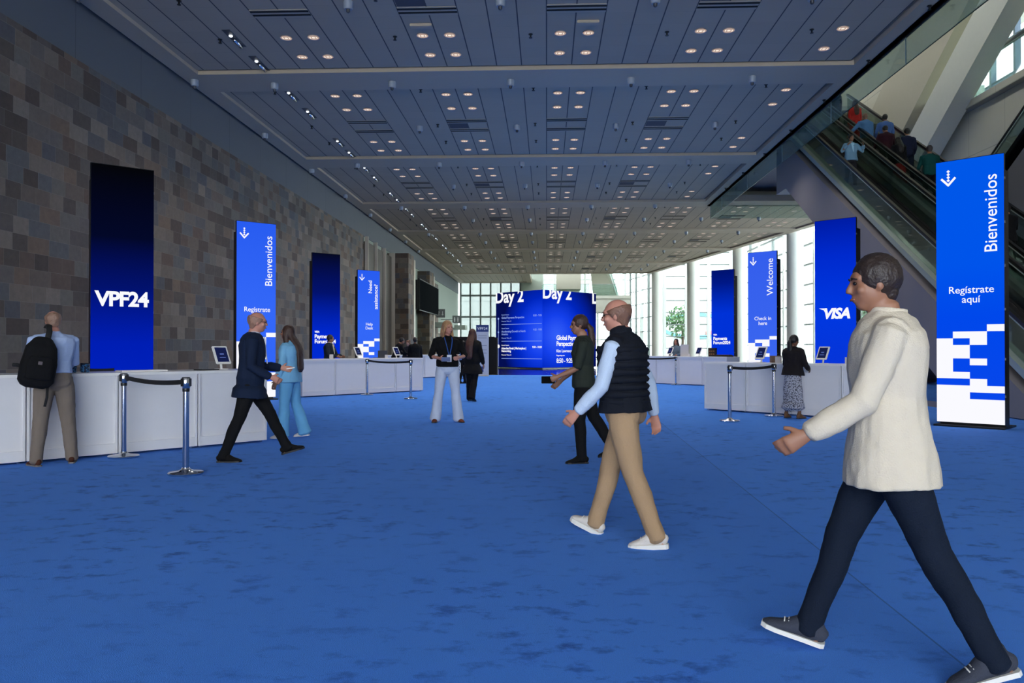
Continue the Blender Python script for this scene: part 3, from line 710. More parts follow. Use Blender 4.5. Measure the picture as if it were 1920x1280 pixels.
def tablet(lab, loc, rz):
    t = thing('tablet_stand', lab, 'tablet', loc, rz)
    MB().bbox(-.07,.07,-.07,.07,0,.012,.004).build('base', WHITE2, t)
    MB().loft([((0,.0,.01),.016,.016),((0,.015,.09),.016,.016)], n=10).build('stem', WHITE2, t, True)
    M = Matrix.Translation((0,.0,.2)) @ Matrix.Rotation(R(-28), 4, 'X')
    b = MB(); b.bbox(-.115,.115,-.012,.014,-.14,.14,.011,M); b.build('frame', WHITE2, t)
    s = MB().box(-.085,.085,-.015,-.0125,-.112,.112,M).build('screen', emat('tablet_screen',(22,30,72),1.0), t)
    b = MB(); b.box(-.03,.03,-.017,-.0155,.0,.018,M); b.box(-.045,.045,-.017,-.0155,-.05,-.04,M); b.build('screen_text', emat('tablet_text',(90,110,180)), s)
A1, A2, B1 = R(48.2), R(50), R(-45)
tablet('white framed tablet on the nearest left counter, by the man in navy', on('L1',3.92-.42,.5), A1+R(5))
tablet('white framed tablet before the clerk at the middle left counter', on('L2',2.05,.35), A2+.1)
tablet('white framed tablet at the right end of the middle left counter', on('L2',3.45,.35), A2+.1)
tablet('white framed tablet on the near right counter, left of the woman in the printed skirt', on('R1',1.12,.35), B1-.1)
tablet('white framed tablet on the near right counter, right of the woman in the printed skirt', on('R1',2.42,.35), B1-.1)
tablet('white framed tablet before the smiling woman at the far right counter', on('R2',1.35,.35), B1-.1)
tablet('white framed tablet at the far right counter, beside the dark brochure rack', on('R2',2.5,.45), B1-.1)
def signholder(lab, loc, rz, w=.1, h=.1):
    t = thing('sign_holder', lab, 'sign holder', loc, rz); MB().bbox(-w/2,w/2,-.01,.01,0,h,.003).build('card', mat('frosted_card',(200,196,198),.4), t)
    MB().box(-w/2,w/2,-.03,.03,0,.006).build('foot', WHITE2, t)
    return t
signholder('small white card holder at the left of the middle left counter', on('L2',1.05,.2), A2, .12,.12)
signholder('small white card holder behind the belt on the middle left counter', on('L2',2.95,.2), A2)
signholder('small white card holder on the near right counter before the welcome totem', on('R1',1.62,.12), B1,.12,.13)
signholder('small white card holder at the right end of the near right counter', on('R1',3.0,.15), B1,.12,.13)
signholder('tall pale upright panel on the far right counter', on('R2',2.0,.3), B1+.3,.3,.42)
signholder('tiny white card holder between the tablets on the far right counter', on('R2',2.3,.15), B1)
t = thing('brochure_rack', 'dark upright brochure rack on the far right counter', 'rack', on('R2',3.05,.45), B1)
MB().box(-.15,.15,-.03,.05,0,.3).build('case', mat('dark_brown_box',(34,26,22),.5), t); b = MB()
for i in range(3):
    for j in range(2): b.box(-.11+i*.08,-.06+i*.08,-.035,-.03,.06+j*.1,.11+j*.1)
b.build('cards', mat('tan_cards',(120,86,60)), t)
t = thing('badge_tray', 'low dark tray of badges beside the brochure rack on the far right counter', 'tray', on('R2',3.55,.4), B1); MB().bbox(-.3,.3,-.12,.12,0,.05,.01).build('tray', mat('dark_brown_box',(34,26,22)), t)
b = MB()
for i in range(6): b.box(-.27+i*.09,-.2+i*.09,-.1,.1,.05,.07)
b.build('badges', mat('grey_badges',(70,66,66)), t)
MBX = mat('tan_box',(110,86,72),.7)
tag(MB().bbox(-.1,.1,-.08,.08,0,.14,.004).build('cardboard_box', MBX), 'small brown box behind the tablet on the near right counter', 'box').location = on('R1',1.3,.6)
for i, (s_, d_) in enumerate(((1.42,.42),(1.55,.5),(1.68,.45))):
    t = thing('gift_bottle', 'dark blue patterned cup on the nearest left counter, %s of three' % ('left','middle','right')[i], 'cup', on('L1',s_+.05,d_), A1, None)
    def m_pat():
        if 'pat' in MATS: return MATS['pat']
        m, tt, p = nmat('blue_dotted_print'); N = NT(tt); tc = tt.nodes.new('ShaderNodeTexCoord')
        tt.links.new(N.ramp(N.noise(tc.outputs['Object'], 45, 1), [(.5, lin((14,34,70))), (.6, lin((60,130,190)))]), p.inputs['Base Color']); MATS['pat'] = m; return m
    MB().lathe([(.045,0),(.055,.1),(.05,.1)], 16).build('cup', m_pat(), t, 'auto'); MB().lathe([(.052,.1),(.05,.115)], 16).build('rim', mat('navy_rim',(16,24,50)), t, 'auto')
t = thing('paper_stack', 'thin stack of white paper on the nearest left counter', 'papers', on('L1',2.35,.3), A1); MB().bbox(-.28,.28,-.12,.12,0,.02,.003).build('sheets', WHITE2, t)
t = thing('paper_stack', 'black folder lying beside the tablet on the nearest left counter', 'folder', on('L1',3.22,.35), A1+.2); MB().bbox(-.14,.14,-.09,.09,0,.012,.003).build('folder', BLACK, t)
t = thing('card_reader', 'small black box beside the elbow of the man with the backpack', 'box', on('L1',1.28,.3), A1); MB().bbox(-.07,.07,-.05,.05,0,.075,.006).build('body', BLACK, t); MB().box(-.05,.05,-.03,.03,.075,.079).build('keypad', mat('dark_grey_metal',(60,62,68)), t)
t = thing('laptop', 'grey laptop open on the middle left counter behind the blonde woman', 'laptop', on('L2',3.0,.55), A2+PI)
MB().bbox(-.17,.17,-.12,.12,0,.018,.004).build('base', STEEL, t); MB().box(-.17,.17,.11,.125,.015,.22).build('lid', mat('dark_grey_metal',(60,62,68)), t)

# ------------------------------------------------------------ stanchions
def stanchion(lab, x, y, belt=None, basecut=False):
    t = thing('stanchion', lab, 'barrier post', (x, y, 0))
    MB().lathe([(.17,0),(.175,.006),(.175,.02),(.165,.03),(.08,.038),(.045,.055),(.04,.07)], 40).build('base', CHROME, t, 'auto')
    MB().lathe([(.032,.05),(.032,.86)], 24).build('pole', CHROME, t, 'auto')
    MB().lathe([(.034,.85),(.036,.865),(.036,.885),(.034,.89)], 24).build('collar', BLACK, t, 'auto')
    MB().lathe([(.036,.885),(.045,.91),(.045,.985),(.042,.99)], 24).build('head', CHROME, t, 'auto')
    b = MB(); b.lathe([(.04,.988),(.04,.998)], 24)
    for k in range(3): a = k*2*PI/3+.5; b.box(-.018,.018,.036,.05,.905,.985, Matrix.Rotation(a,4,'Z'))
    b.build('belt_slot', BLACK, t, 'auto')
    if belt:
        d = V((belt[0]-x, belt[1]-y, 0)); u = d.normalized(); n = V((-u.y,u.x,0))*.0015; st = []
        L = d.length
        vs = []; fs = []; K = 16
        for i in range(K+1):
            f = i/K; p = u*(.045+(L-.09)*f); sag = .035*4*f*(1-f)*min(1, L/2)
            for w in (n, -n):
                for z in (.925, .975): vs.append(p+w+V((0,0,z-sag)))
        for i in range(K):
            a = i*4; b_ = a+4; fs += [(a,b_,b_+1,a+1),(a+2,a+3,b_+3,b_+2),(a+1,b_+1,b_+3,a+3),(a,a+2,b_+2,b_)]
        fs += [(0,1,3,2),(K*4,K*4+2,K*4+3,K*4+1)]
        MB().add(vs, fs).build('belt', BLKFAB, t)
    return t
stanchion('chrome barrier post close to the nearest left counter, left end of its belt', -5.02, 9.26, (-3.71,8.05))
stanchion('chrome barrier post nearest the camera, right end of the left belt', -3.71, 8.05)
stanchion('chrome barrier post close to the middle left counter, left end of its belt', -4.93, 21.7, (-3.45,20.1))
stanchion('chrome barrier post left of the blonde woman', -3.45, 20.1)
stanchion('chrome barrier post between the blonde woman and the woman in dark clothes', -3.66, 33.4, (-4.9,34.6))
stanchion('chrome barrier post before the near right counter, left end of its belt', 3.23, 14.23, (4.31,15.33))
stanchion('chrome barrier post beside the woman in the printed skirt', 4.31, 15.33)
stanchion('chrome barrier post before the far right counter', 4.5, 28.0, (3.4,29.2) if False else (3.1,27.2))
stanchion('barrier post behind the nearest left counter, before the VPF24 totem', -7.35, 12.35, (-6.95,12.62))

# banner and dark booth at the far left
t = thing('banner_stand', 'white banner stand headed VPF24 beside the large corner screen', 'banner', (-2.95,36.5,0))
MB().box(-.29,.29,0,.03,.03,2.36).build('banner', mat('banner_white',(196,200,210),.6), t)
MB().box(-.3,.3,-.1,.15,0,.04).build('foot', STEEL, t)
NAVY = mat('banner_navy',(20,52,120),.6); WT = mat('print_white',(235,238,242),.6)
hd = MB().box(-.29,.29,-.004,0,2.04,2.36).build('header', NAVY, t); text('lettering', 'VPF24', .18, 0, 2.13, WT, hd, y=-.006, align='CENTER', bold=.002)
b = MB()
for z in (1.85,1.75,1.4,1.2,1.05): b.box(-.2,.2,-.003,0,z,z+.02)
b.build('small_print', mat('print_grey',(120,126,140)), t); MB().box(-.2,.05,-.004,0,.2,.45).build('blue_block', NAVY, t)
t = thing('draped_table', 'black draped booth behind the woman in dark clothes', 'booth', (-3.5,38.6,0))
MB().box(-.95,.95,0,.6,.3,1.84).build('back_panel', mat('black_drape',(10,10,11),.9), t); MB().box(.55,1.1,-.1,.5,.0,1.8).build('side_drape', mat('black_drape',(10,10,11)), t)
MB().box(-.9,-.82,0,.08,0,.3).build('leg', BLACK, t); MB().box(.5,.58,0,.08,0,.3).build('leg', BLACK, t)

# ------------------------------------------------------------ escalators
def escalator(lab, x0, x1, ysgn, zr0, Y0, Y1, truss, cladside, steps):
    """x0,x1 rail centres; handrail z = zr0 + s*Y"""
    t = thing('escalator', lab, 'escalator', (0,0,0)); s = .577*ysgn
    z = lambda Y, o=0: zr0 + s*Y + o
    for i, x in enumerate((x0, x1)):
        sgn = -1 if i == 0 else 1
        P = lambda Y, o: (x-.04, Y, z(Y, o))
        MB().prism([P(Y0,-.03),P(Y1,-.03),P(Y1,.05),P(Y0,.05)], (.08,0,0)).build('handrail', mat('rubber_handrail',(12,12,13),.3), t)
        MB().prism([(x-.028,Y0,z(Y0,-.075)),(x-.028,Y1,z(Y1,-.075)),(x-.028,Y1,z(Y1,-.035)),(x-.028,Y0,z(Y0,-.035))], (.056,0,0)).build('rail_track', ESCDECK, t)
        MB().prism([(x-.008,Y0,z(Y0,-.72)),(x-.008,Y1,z(Y1,-.72)),(x-.008,Y1,z(Y1,-.07)),(x-.008,Y0,z(Y0,-.07))], (.016,0,0)).build('balustrade_glass', ESCG, t)
        MB().prism([(x-.14,Y0,z(Y0,-.86)),(x-.14,Y1,z(Y1,-.86)),(x-.14,Y1,z(Y1,-.70)),(x-.14,Y0,z(Y0,-.70))], (.28,0,0)).build('deck', ESCDECK if (i == 0) == (ysgn > 0) else ESCBLK, t)
        MB().prism([(x-sgn*.14-.01,Y0,z(Y0,-1.4)),(x-sgn*.14-.01,Y1,z(Y1,-1.4)),(x-sgn*.14-.01,Y1,z(Y1,-.78)),(x-sgn*.14-.01,Y0,z(Y0,-.78))], (.02,0,0)).build('skirt', ESCBLK, t)
    tr = MB(); tr.prism([(x0-.2,y,zz) for y, zz in truss], (x1-x0+.4,0,0)); tr.build('truss', TRUSS, t)
    if steps:
        st = MB(); w = x1-x0-.3; st.box(0,w,-.4,.0,-.22,0)
        for k in range(10): st.box(.02+k*w/10,.05+k*w/10,-.4,.0,0,.006)
        me = None; Y = Y0+.5; n = 0
        while Y < Y1:
            if me is None: o = st.build('step', mat('step_metal',(70,70,70),.4,.6), t); me = o.data
            else: o = bpy.data.objects.new('step', me); C.objects.link(o); o.parent = t
            zs = zr0 - 1.2 + .577*ysgn*Y; o.location = (x0+.15, Y+.2 if ysgn > 0 else Y+.2, zs); Y += .35; n += 1
            if n > 60: break
    return t
escalator('nearer escalator, carrying the man in the light blue jacket down', 8.75, 9.95, 1, -6.93, 13.6, 31.2, [(13.9,.02),(31.2,z_) if False else (31.2,8.95),(31.2,9.6),(30.2,9.0),(29.8,9.0),(29.8,7.0),(28.75,7.0),(16.7,.02)][0:1]+[(30.0,9.3),(30.0,7.0),(28.85,7.0),(16.75,.02)], 0, True)
escalator('farther escalator crowded with people riding up', 10.42, 11.6, 1, -6.95, 13.6, 31.2, [(13.9,.02),(30.0,9.3),(30.0,7.0),(28.85,7.0),(16.75,.02)], 0, True)
escalator('single escalator rising towards the camera at the right edge', 13.05, 14.3, -1, 20.72, 16.0, 33.6, [(33.6,.02),(16.5,9.85),(16.5,7.9),(30.4,.02)], 0, True)
MB().box(8.5,12.2,30.0,39.6,9.0,9.6).build('floor', TRUSS)['kind'] = 'structure'
MB().box(8.6,15.5,13.6,13.7,0,.01)
# base strip of the truss wall
MB().box(8.5,8.54,17.0,30,0,.12).build('baseboard_right', TRUSS)['kind'] = 'structure'

# ------------------------------------------------------------ outside
MB().box(-60,120,90,240,-.4,-.3).build('ground', mat('pale_paving',(200,200,196),.8))['kind'] = 'structure'
MB().box(19.5,120,-40,90,-.4,-.3).build('ground', mat('pale_paving',(190,190,185)))['kind'] = 'structure'
def m_fac():
    m, t, p = nmat('pale_facade'); N = NT(t); P, x, y, z = pos(t)
    f = N.m('LESS_THAN', N.m('FRACT', N.m('DIVIDE', z, 2.6)), .05); g = N.m('LESS_THAN', N.m('FRACT', N.m('DIVIDE', N.m('ADD', x, y), 3.5)), .03)
    t.links.new(N.mix(N.m('MULTIPLY', N.m('MAXIMUM', f, g), .5), lin((138,140,138)), lin((84,90,90))), p.inputs['Base Color']); return m
FAC = m_fac()
t = thing('office_building', 'pale building across the street behind the end windows', 'building', (-8,112,-.3)); MB().box(-14,14,0,10,0,18).build('facade', FAC, t)
t = thing('office_building', 'pale building with an oval sign seen through the right glass wall', 'building', (34,124,-.3)); MB().box(-17,20,0,12,0,26).build('facade', FAC, t)
b = MB(); K = 40; r0, r1 = (5.6,2.0), (5.0,1.5)
for i in range(K):
    a0, a1 = 2*PI*i/K, 2*PI*(i+1)/K
    b.prism([(-11+r0[0]*math.cos(a0),-.3,5+r0[1]*math.sin(a0)),(-11+r0[0]*math.cos(a1),-.3,5+r0[1]*math.sin(a1)),(-11+r1[0]*math.cos(a1),-.3,5+r1[1]*math.sin(a1)),(-11+r1[0]*math.cos(a0),-.3,5+r1[1]*math.sin(a0))], (0,.2,0))
b.build('oval_sign', mat('cyan_sign',(70,120,132),.5), t)
MB().box(-9.5,-6,-.3,-.1,3.6,4.2).build('red_sign', mat('pale_red',(150,90,84)), t)
LEAF = mat('leaf_green',(48,82,40),.8,0,.5,30,.4,8)
for i, (x, y, h) in enumerate([(24,62,7.5),(27,70,8.5),(16.5,98,7),(22,52,6.5)]):
    t = thing('street_tree', ['bushy green tree outside, seen right of the nearest white column','tall green tree outside behind the second white column','green tree outside the far corner of the glass wall','low green tree outside beside the VISA totem'][i], 'tree', (x,y,-.3))
    MB().loft([((0,0,0),.2,.2),((.1,0,h*.4),.15,.15),((0,.1,h*.7),.08,.08)], n=8).build('trunk', mat('bark',(70,60,50),.9), t, True)
    b = MB(); rr = random.Random(i)
    for k in range(420):
        d = V((rr.gauss(0,1), rr.gauss(0,1), rr.gauss(0,.8))); d = d.normalized()*rr.uniform(.4,1)*h*.3; c = V((0,0,h*.68))+d
        a = V((rr.gauss(0,1),rr.gauss(0,1),rr.gauss(0,1))).normalized()*.28; e = a.orthogonal().normalized()*.16
        b.add([c-a, c+e, c+a, c-e], [(0,1,2,3)])
    b.build('foliage', LEAF, t)

# ------------------------------------------------------------ people
SKIN = {'pale': mat('skin_pale',(198,150,128),.5), 'pink': mat('skin_pink',(190,132,112),.5), 'tan': mat('skin_tan',(150,104,80),.5), 'brown': mat('skin_brown',(104,68,50),.5)}
def cloth(name, rgb, rough=.85): return mat('cloth_'+name, rgb, rough, 0, .35, 160, .06, 9, .2)
def hand(mb, w, d, pn, curl, side, hs=1.0):
    d = d.normalized(); pn = (pn - d*pn.dot(d)).normalized(); ac = d.cross(pn).normalized()
    mb.loft([(w-d*.02*hs,.026*hs,.02*hs),(w+d*.03*hs,.034*hs,.019*hs),(w+d*.085*hs,.041*hs,.016*hs)], side=ac, n=12)
    for i, (o, l) in enumerate(((-.031,.062),(-.0105,.074),(.0105,.08),(.031,.07))):
        p = w + d*.085*hs + ac*o*hs*side; pts = [p - d*.015]; q = d.copy(); ca = curl*(1-.08*i)
        for seg in (.42,.33,.25):
            q = (Matrix.Rotation(ca, 3, d.cross(pn)) @ q); p = p + q*l*seg*hs; pts.append(p)
        mb.loft([(a, (.0088-.0008*j)*hs, (.0088-.0008*j)*hs) for j, a in enumerate(pts)], side=ac, n=8)
    p = w + d*.02*hs + ac*.028*hs*side; q = (d*.6 + ac*.75*side + pn*.35).normalized(); pts = [p - q*.01]
    for seg in (.5,.5): p = p + q*.058*seg*hs; pts.append(p); q = (q + d*.5 + pn*.25).normalized()
    mb.loft([(a, .0105*hs, .0105*hs) for a in pts], side=pn, n=8)

def person(lab, loc, face, h, P, O, vox=.011):
    """P: pose, O: outfit.  local +Y is the way the person faces"""
    s = h/1.75; t = thing('person', lab, 'person', loc, R(face))
    fem = O.get('fem', 0); lean = R(P.get('lean', 0)); wf = O.get('w', 1.0)
    U = V((0, math.sin(lean), math.cos(lean))); F = V((0, math.cos(lean), -math.sin(lean)))
    X = V((1,0,0)); tw = R(P.get('twist', 0)); XS = Matrix.Rotation(tw, 3, 'Z') @ X     # shoulder axis
    legs = P.get('legs', [(0,0,4,0),(0,0,4,0)])
    def legpts(i, pel):
        sg = (-1,1)[i]; a, k, o, fp = legs[i]; a = R(a); k = R(k); o = R(o)
        H_ = pel + V((sg*.088*wf**.5, 0, -.03))*s
        d1 = V((sg*math.sin(o), math.sin(a)*math.cos(o), -math.cos(a)*math.cos(o)))
        d2 = V((sg*math.sin(o), math.sin(a-k)*math.cos(o), -math.cos(a-k)*math.cos(o)))
        K = H_ + d1*.43*s; A = K + d2*.42*s; fpitch = R(fp)
        fd = V((sg*math.sin(R(P.get('toe', 8))), math.cos(R(P.get('toe', 8))), 0)); fd = (fd*math.cos(fpitch) + V((0,0,math.sin(fpitch)))).normalized()
        fu = (V((0,0,1)) - fd*fd.z).normalized() if abs(fd.z) < .99 else V((0,1,0))
        return H_, K, A, fd, fu
    low = min(min((A - fu*.085*s + fd*q*s).z for q in (-.06,.17)) for (H_,K,A,fd,fu) in (legpts(0, V((0,0,0))), legpts(1, V((0,0,0)))))
    pel = V((0,0,-low)) ; LG = [legpts(0, pel), legpts(1, pel)]
    pt = lambda d, y=0: pel + U*d*s + F*y*s
    body = MB()
    hipw = .168 if not fem else .175
    dp = O.get('d', 1.0)
    tor = [(-.06,hipw*.85,.115),(.02,hipw,.122),(.10,.15*wf,.112),(.19,(.142 if not fem else .128)*wf,.105),(.30,.165*wf,.115),(.40,.178*wf,.115),(.455,.165*wf,.1),(.50,.1,.075),(.53,.058,.056),(.58,.05,.05)]
    def axis(d): f = max(0, min(1, d/.4)); return (X*(1-f)+XS*f).normalized()
    def torso(mb, tor, grow, dd=1.0):
        # loft in slices so the shoulder twist is carried
        st = [(pt(d, -.01 if d > .35 else 0), (rx+grow)*s, (ry*dd+grow)*s) for d, rx, ry in tor]
        mb.loft(st, side=(X+XS).normalized(), n=22, e=2.4)
    torso(body, tor, 0, dp)
    N0 = pt(.52); SH = [pt(.445) + XS*sg*(.172 if not fem else .155)*wf*s for sg in (-1,1)]
    body.loft([(SH[0], .05*s, .05*s), (pt(.465), .065*s, .06*s), (SH[1], .05*s, .05*s)], side=F, n=12)
    # legs
    for (H_, K, A, fd, fu) in LG:
        body.loft([(H_+V((0,0,.03))*s,.085*s,.09*s),(H_.lerp(K,.4),.075*s,.08*s),(K,.052*s,.055*s),(K.lerp(A,.3)-F*.01,.052*s,.055*s),(A,.034*s,.038*s)], side=X, n=14)
        body.loft([(A-fd*.05*s-fu*.05*s,.03*s,.03*s),(A+fd*.05*s-fu*.045*s,.035*s,.03*s),(A+fd*.14*s-fu*.065*s,.036*s,.018*s)], side=X, n=10)
    # arms
    arms = P.get('arms', [(5,8,15,4,.4),(5,8,15,4,.4)]); AP = []
    Mtw = Matrix.Rotation(tw, 3, 'Z')
    for i, a in enumerate(arms):
        sg = (-1,1)[i]; uf, uo, ff, fo = [R(q) for q in a[:4]]
        dd = lambda f, o: Mtw @ V((sg*math.sin(o), math.sin(f)*math.cos(o), -math.cos(f)*math.cos(o)))
        Sh = SH[i]; E = Sh + dd(uf,uo)*.295*s; Wr = E + dd(ff,fo)*.25*s; hd = dd(ff+R(a[5]) if len(a) > 5 else ff, fo)
        body.loft([(Sh+V((0,0,.01)),.048*s,.05*s),(Sh.lerp(E,.4),.043*s,.046*s),(E,.036*s,.037*s),(E.lerp(Wr,.3),.037*s,.035*s),(Wr,.024*s,.021*s)], side=F, n=12)
        pn = V((-sg,0,0)) if a[4] < 1 else V((0,0,1) if ff > R(60) else (-sg,0,.3))
        pn = Mtw @ pn
        hand(body, Wr, hd, pn, a[4] if a[4] < 1.6 else .6, sg, s)
        AP.append((Sh, E, Wr, Wr+hd*.09*s, hd))
    # head
    hy, hn = P.get('head', (0,0)); HM = Matrix.Rotation(R(hy), 3, 'Z') @ Matrix.Rotation(-R(hn), 3, 'X')
    HC = pt(.665, .03) + V((0, math.sin(R(hn))*.03, -abs(math.sin(R(hn)))*.02))*s
    q = lambda x, y, z: HC + HM @ V((x,y,z))*s
    H4 = HM.to_4x4()
    def he(mb, c, r): mb.ell(q(*c), tuple(k*s for k in r), H4, 18, 12)
    body.loft([(pt(.49),.06*s,.06*s),(pt(.575,.012),.05*s,.052*s),(q(0,-.004,-.04),.05*s,.058*s)], side=X, n=14)
    he(body,(0,-.012,.03),(.076,.094,.088)); he(body,(0,.012,-.03),(.064,.078,.078)); he(body,(0,.045,-.078),(.036,.036,.03)); he(body,(0,.062,.03),(.055,.028,.03))
    body.loft([(q(0,.085,.018),.009*s,.008*s),(q(0,.102,-.012),.012*s,.011*s),(q(0,.104,-.026),.017*s,.012*s)], side=HM@X, n=8)
    he(body,(0,.082,-.052),(.022,.014,.007)); he(body,(0,.08,-.062),(.02,.013,.007))
    for sg in (-1,1):
        he(body,(sg*.074,-.008,-.004),(.008,.017,.029)); he(body,(sg*.04,.06,-.02),(.024,.022,.022))
    bo = body.remesh('body', SKIN[O.get('skin','pale')], t, vox, 2)
    if P.get('face', True):
        e = MB(); [he(e,(sg*.031,.080,.01),(.011,.008,.008)) for sg in (-1,1)]; e.build('eyes', mat('dark_eye',(28,22,20),.2), bo, True)
        e = MB(); [e.loft([(q(sg*.014,.09,.027),.004*s,.003*s),(q(sg*.032,.089,.033),.004*s,.003*s),(q(sg*.05,.074,.026),.003*s,.003*s)], n=6, side=(0,0,1)) for sg in (-1,1)]
        e.build('eyebrows', O['hairm'] if 'hairm' in O else BLACK, bo, True)
        e = MB(); e.loft([(q(-.022,.088,-.056),.003*s,.003*s),(q(0,.097,-.057),.006*s,.004*s),(q(.022,.088,-.056),.003*s,.003*s)], n=6, side=(0,0,1)); e.build('lips', mat('lips',(160,98,86),.6), bo, True)
    # shoes
    sc = O.get('shoe', cloth('black_shoe',(18,16,16)))
    for (H_, K, A, fd, fu) in LG:
        sx = fd.cross(fu).normalized(); g = lambda y, z: A + fd*y*s + fu*z*s
        u = MB(); hs = O.get('heel', 0)
        u.loft([(g(-.072,-.045),.026*s,.03*s),(g(-.045,-.035),.036*s,.045*s),(g(0,-.03),.038*s,.052*s),(g(.045,-.035),.041*s,.046*s),(g(.08,-.05),.043*s,.034*s),(g(.12,-.06),.045*s,.026*s),(g(.165,-.066),.038*s,.018*s),(g(.19,-.07),.018*s,.01*s)], side=sx, n=14)
        if not O.get('mule'): u.loft([(g(-.02,-.03),.04*s,.045*s),(g(-.012,.03),.038*s,.042*s)], side=sx, n=14)
        so = u.remesh('shoe', sc, t, max(vox*.8,.007), 2)
        w = MB(); out = []
        for (y, x) in ((-.08,.018),(-.065,.034),(0,.036),(.06,.042),(.13,.047),(.17,.04),(.195,.02)): out.append((y, x))
        pts = [g(y,-.07)+sx*x*s for y, x in out] + [g(y,-.07)-sx*x*s for y, x in reversed(out)]
        w.prism(pts, -fu*(.02 if not O.get('thick') else .032)*s); w.build('sole', O.get('sole', BLACK), so)
        if 'laces' in O:
            w = MB()
            for k in range(5):
                y = .03+.018*k; zc = [.006,-.004,-.012,-.019,-.025][k]
                w.loft([(g(y,zc-.006)-sx*.026*s,.003*s,.003*s),(g(y+.004,zc+.004),.003*s,.003*s),(g(y,zc-.006)+sx*.026*s,.003*s,.003*s)], side=fu, n=6)
            w.build('laces', O['laces'], so, True)
    # trousers
    if 'trousers' in O:
        c = O['trousers']; fl = O.get('flare', 0); lo = O.get('loose', 0)
        b = MB()
        hipst = [(-.09,hipw*.8,.11),(-.02,hipw+.008,.13),(.05,hipw+.006,.13),(.10,.157*wf+.004,.118)]
        b.loft([(pt(d),rx*s,ry*dp*s) for d, rx, ry in hipst], side=X, n=20, e=2.4)
        for sg in (-1,1): b.ell(pt(-.03,-.06)+X*sg*.075*s, (.085*s,.075*s,.09*s))
        for (H_, K, A, fd, fu) in LG:
            hem = A + (A-K).normalized()*.045*s
            b.loft([(H_+V((0,0,.05))*s,.09*s,.1*s),(H_.lerp(K,.25),(.092+lo)*s,(.1+lo)*s),(H_.lerp(K,.65),(.077+lo)*s,(.083+lo)*s),(K,(.066+lo)*s,(.07+lo)*s),(K.lerp(A,.35)-F*.008,(.062+lo+fl*.3)*s,(.066+lo+fl*.3)*s),(K.lerp(A,.8),(.052+lo+fl*.8)*s,(.057+lo+fl*.8)*s),(hem,(.052+lo+fl)*s,(.06+lo+fl*1.2)*s)], side=X, n=18)
        b.remesh('trousers', c, t, vox*1.05, 3, .006*s)
    if 'skirt' in O:
        b = MB(); L = O.get('skl', .72)
        st = [(.1,.145,.11),(.02,.175,.135),(-.15,.19,.15),(-.4,.205,.17),(-L+.12,.215,.18),(-L+.1,.235,.2),(-L,.25,.21)]
        b.loft([(pel+V((0,0,d))*s, rx*s, ry*s) for d, rx, ry in st], side=X, n=28)
        o = b.remesh('skirt', O['skirt'], t, vox, 2, .018*s, 9)
    # top
    if 'shirt' in O:
        b = MB(); L = O.get('shl', .0); g = .016
        st = [(L,(hipw if L < .08 else .155*wf)+.0,.125*dp)] + [(d,rx,ry*dp) for d, rx, ry in tor if d > L+.03 and d < .47] + [(.49,.115,.085),(.515,.07,.072)]
        b.loft([(pt(d,-.01 if d > .35 else 0),(rx+g)*s,(ry+g)*s) for d, rx, ry in st], side=(X+XS).normalized(), n=22, e=2.4)
        b.loft([(SH[0],.06*s,.062*s),(pt(.465),.072*s,.068*s),(SH[1],.06*s,.062*s)], side=F, n=12)
        if fem: [b.ell(pt(.33,.075)+XS*sg*.075*s,(.07*s,.06*s,.07*s)) for sg in (-1,1)]
        if O.get('belly'): b.ell(pt(.17,.05),(.14*s,.11*s,.14*s))
        sl = O.get('sleeve', 1.0)
        for (Sh, E, Wr, Hc, hd) in AP:
            e_ = E if sl < .5 else E.lerp(Wr, (sl-.5)*2*.95)
            stt = [(Sh+V((0,0,.012))*s,.062*s,.066*s),(Sh.lerp(E,.45),.058*s,.062*s),(E,.052*s,.054*s)]
            if sl > .5: stt += [(E.lerp(e_,.5),.052*s,.052*s),(e_,.04*s,.042*s)]
            b.loft(stt, side=F, n=14)
        b.remesh('shirt', O['shirt'], t, vox, 3, .005*s)
        if O.get('collar'):
            b = MB(); b.loft([(pt(.505,0),.075*s,.078*s),(pt(.545,.0),.064*s,.068*s)], side=X, n=20); b.build('collar', O['collar'], t, True)
    if 'jacket' in O:
        b = MB(); L = O.get('jl', -.12); g = .034+O.get('jg', 0)
        st = [(L,hipw+.015+O.get('jf',0),.14*dp+O.get('jf',0))] + ([(L+.1,hipw+.008+O.get('jf',0)*.7,.135*dp+O.get('jf',0)*.7)] if L < -.1 else []) + [(d,rx,ry*dp) for d, rx, ry in tor if d > L+.12 and d < .47] + [(.485,.12,.085),(.51,.08,.075)]
        b.loft([(pt(d,-.01 if d > .35 else 0),(rx+g)*s,(ry+g)*s) for d, rx, ry in st], side=(X+XS).normalized(), n=24, e=2.5, cap0=False)
        b.loft([(SH[0],.07*s,.072*s),(pt(.465),.082*s,.075*s),(SH[1],.07*s,.072*s)], side=F, n=14)
        if fem: [b.ell(pt(.33,.08)+XS*sg*.075*s,(.075*s,.065*s,.075*s)) for sg in (-1,1)]
        if not O.get('vest'):
            for (Sh, E, Wr, Hc, hd) in AP:
                b.loft([(Sh+V((0,0,.014))*s,.07*s,.075*s),(Sh.lerp(E,.45),.066*s,.07*s),(E,.06*s,.062*s),(E.lerp(Wr,.5),.056*s,.057*s),(E.lerp(Wr,.94),.046*s,.048*s)], side=F, n=14)
        b.remesh('jacket', O['jacket'], t, vox, 3, .007*s)
        if 'collar2' in O:
            b = MB(); b.loft([(pt(.485,-.012),.1*s,.088*s),(pt(.53,-.016),.078*s,.078*s),(pt(.56,-.02),.074*s,.074*s)], side=X, n=22, cap=False)
            b.remesh('jacket_collar', O['collar2'], t, vox, 2)
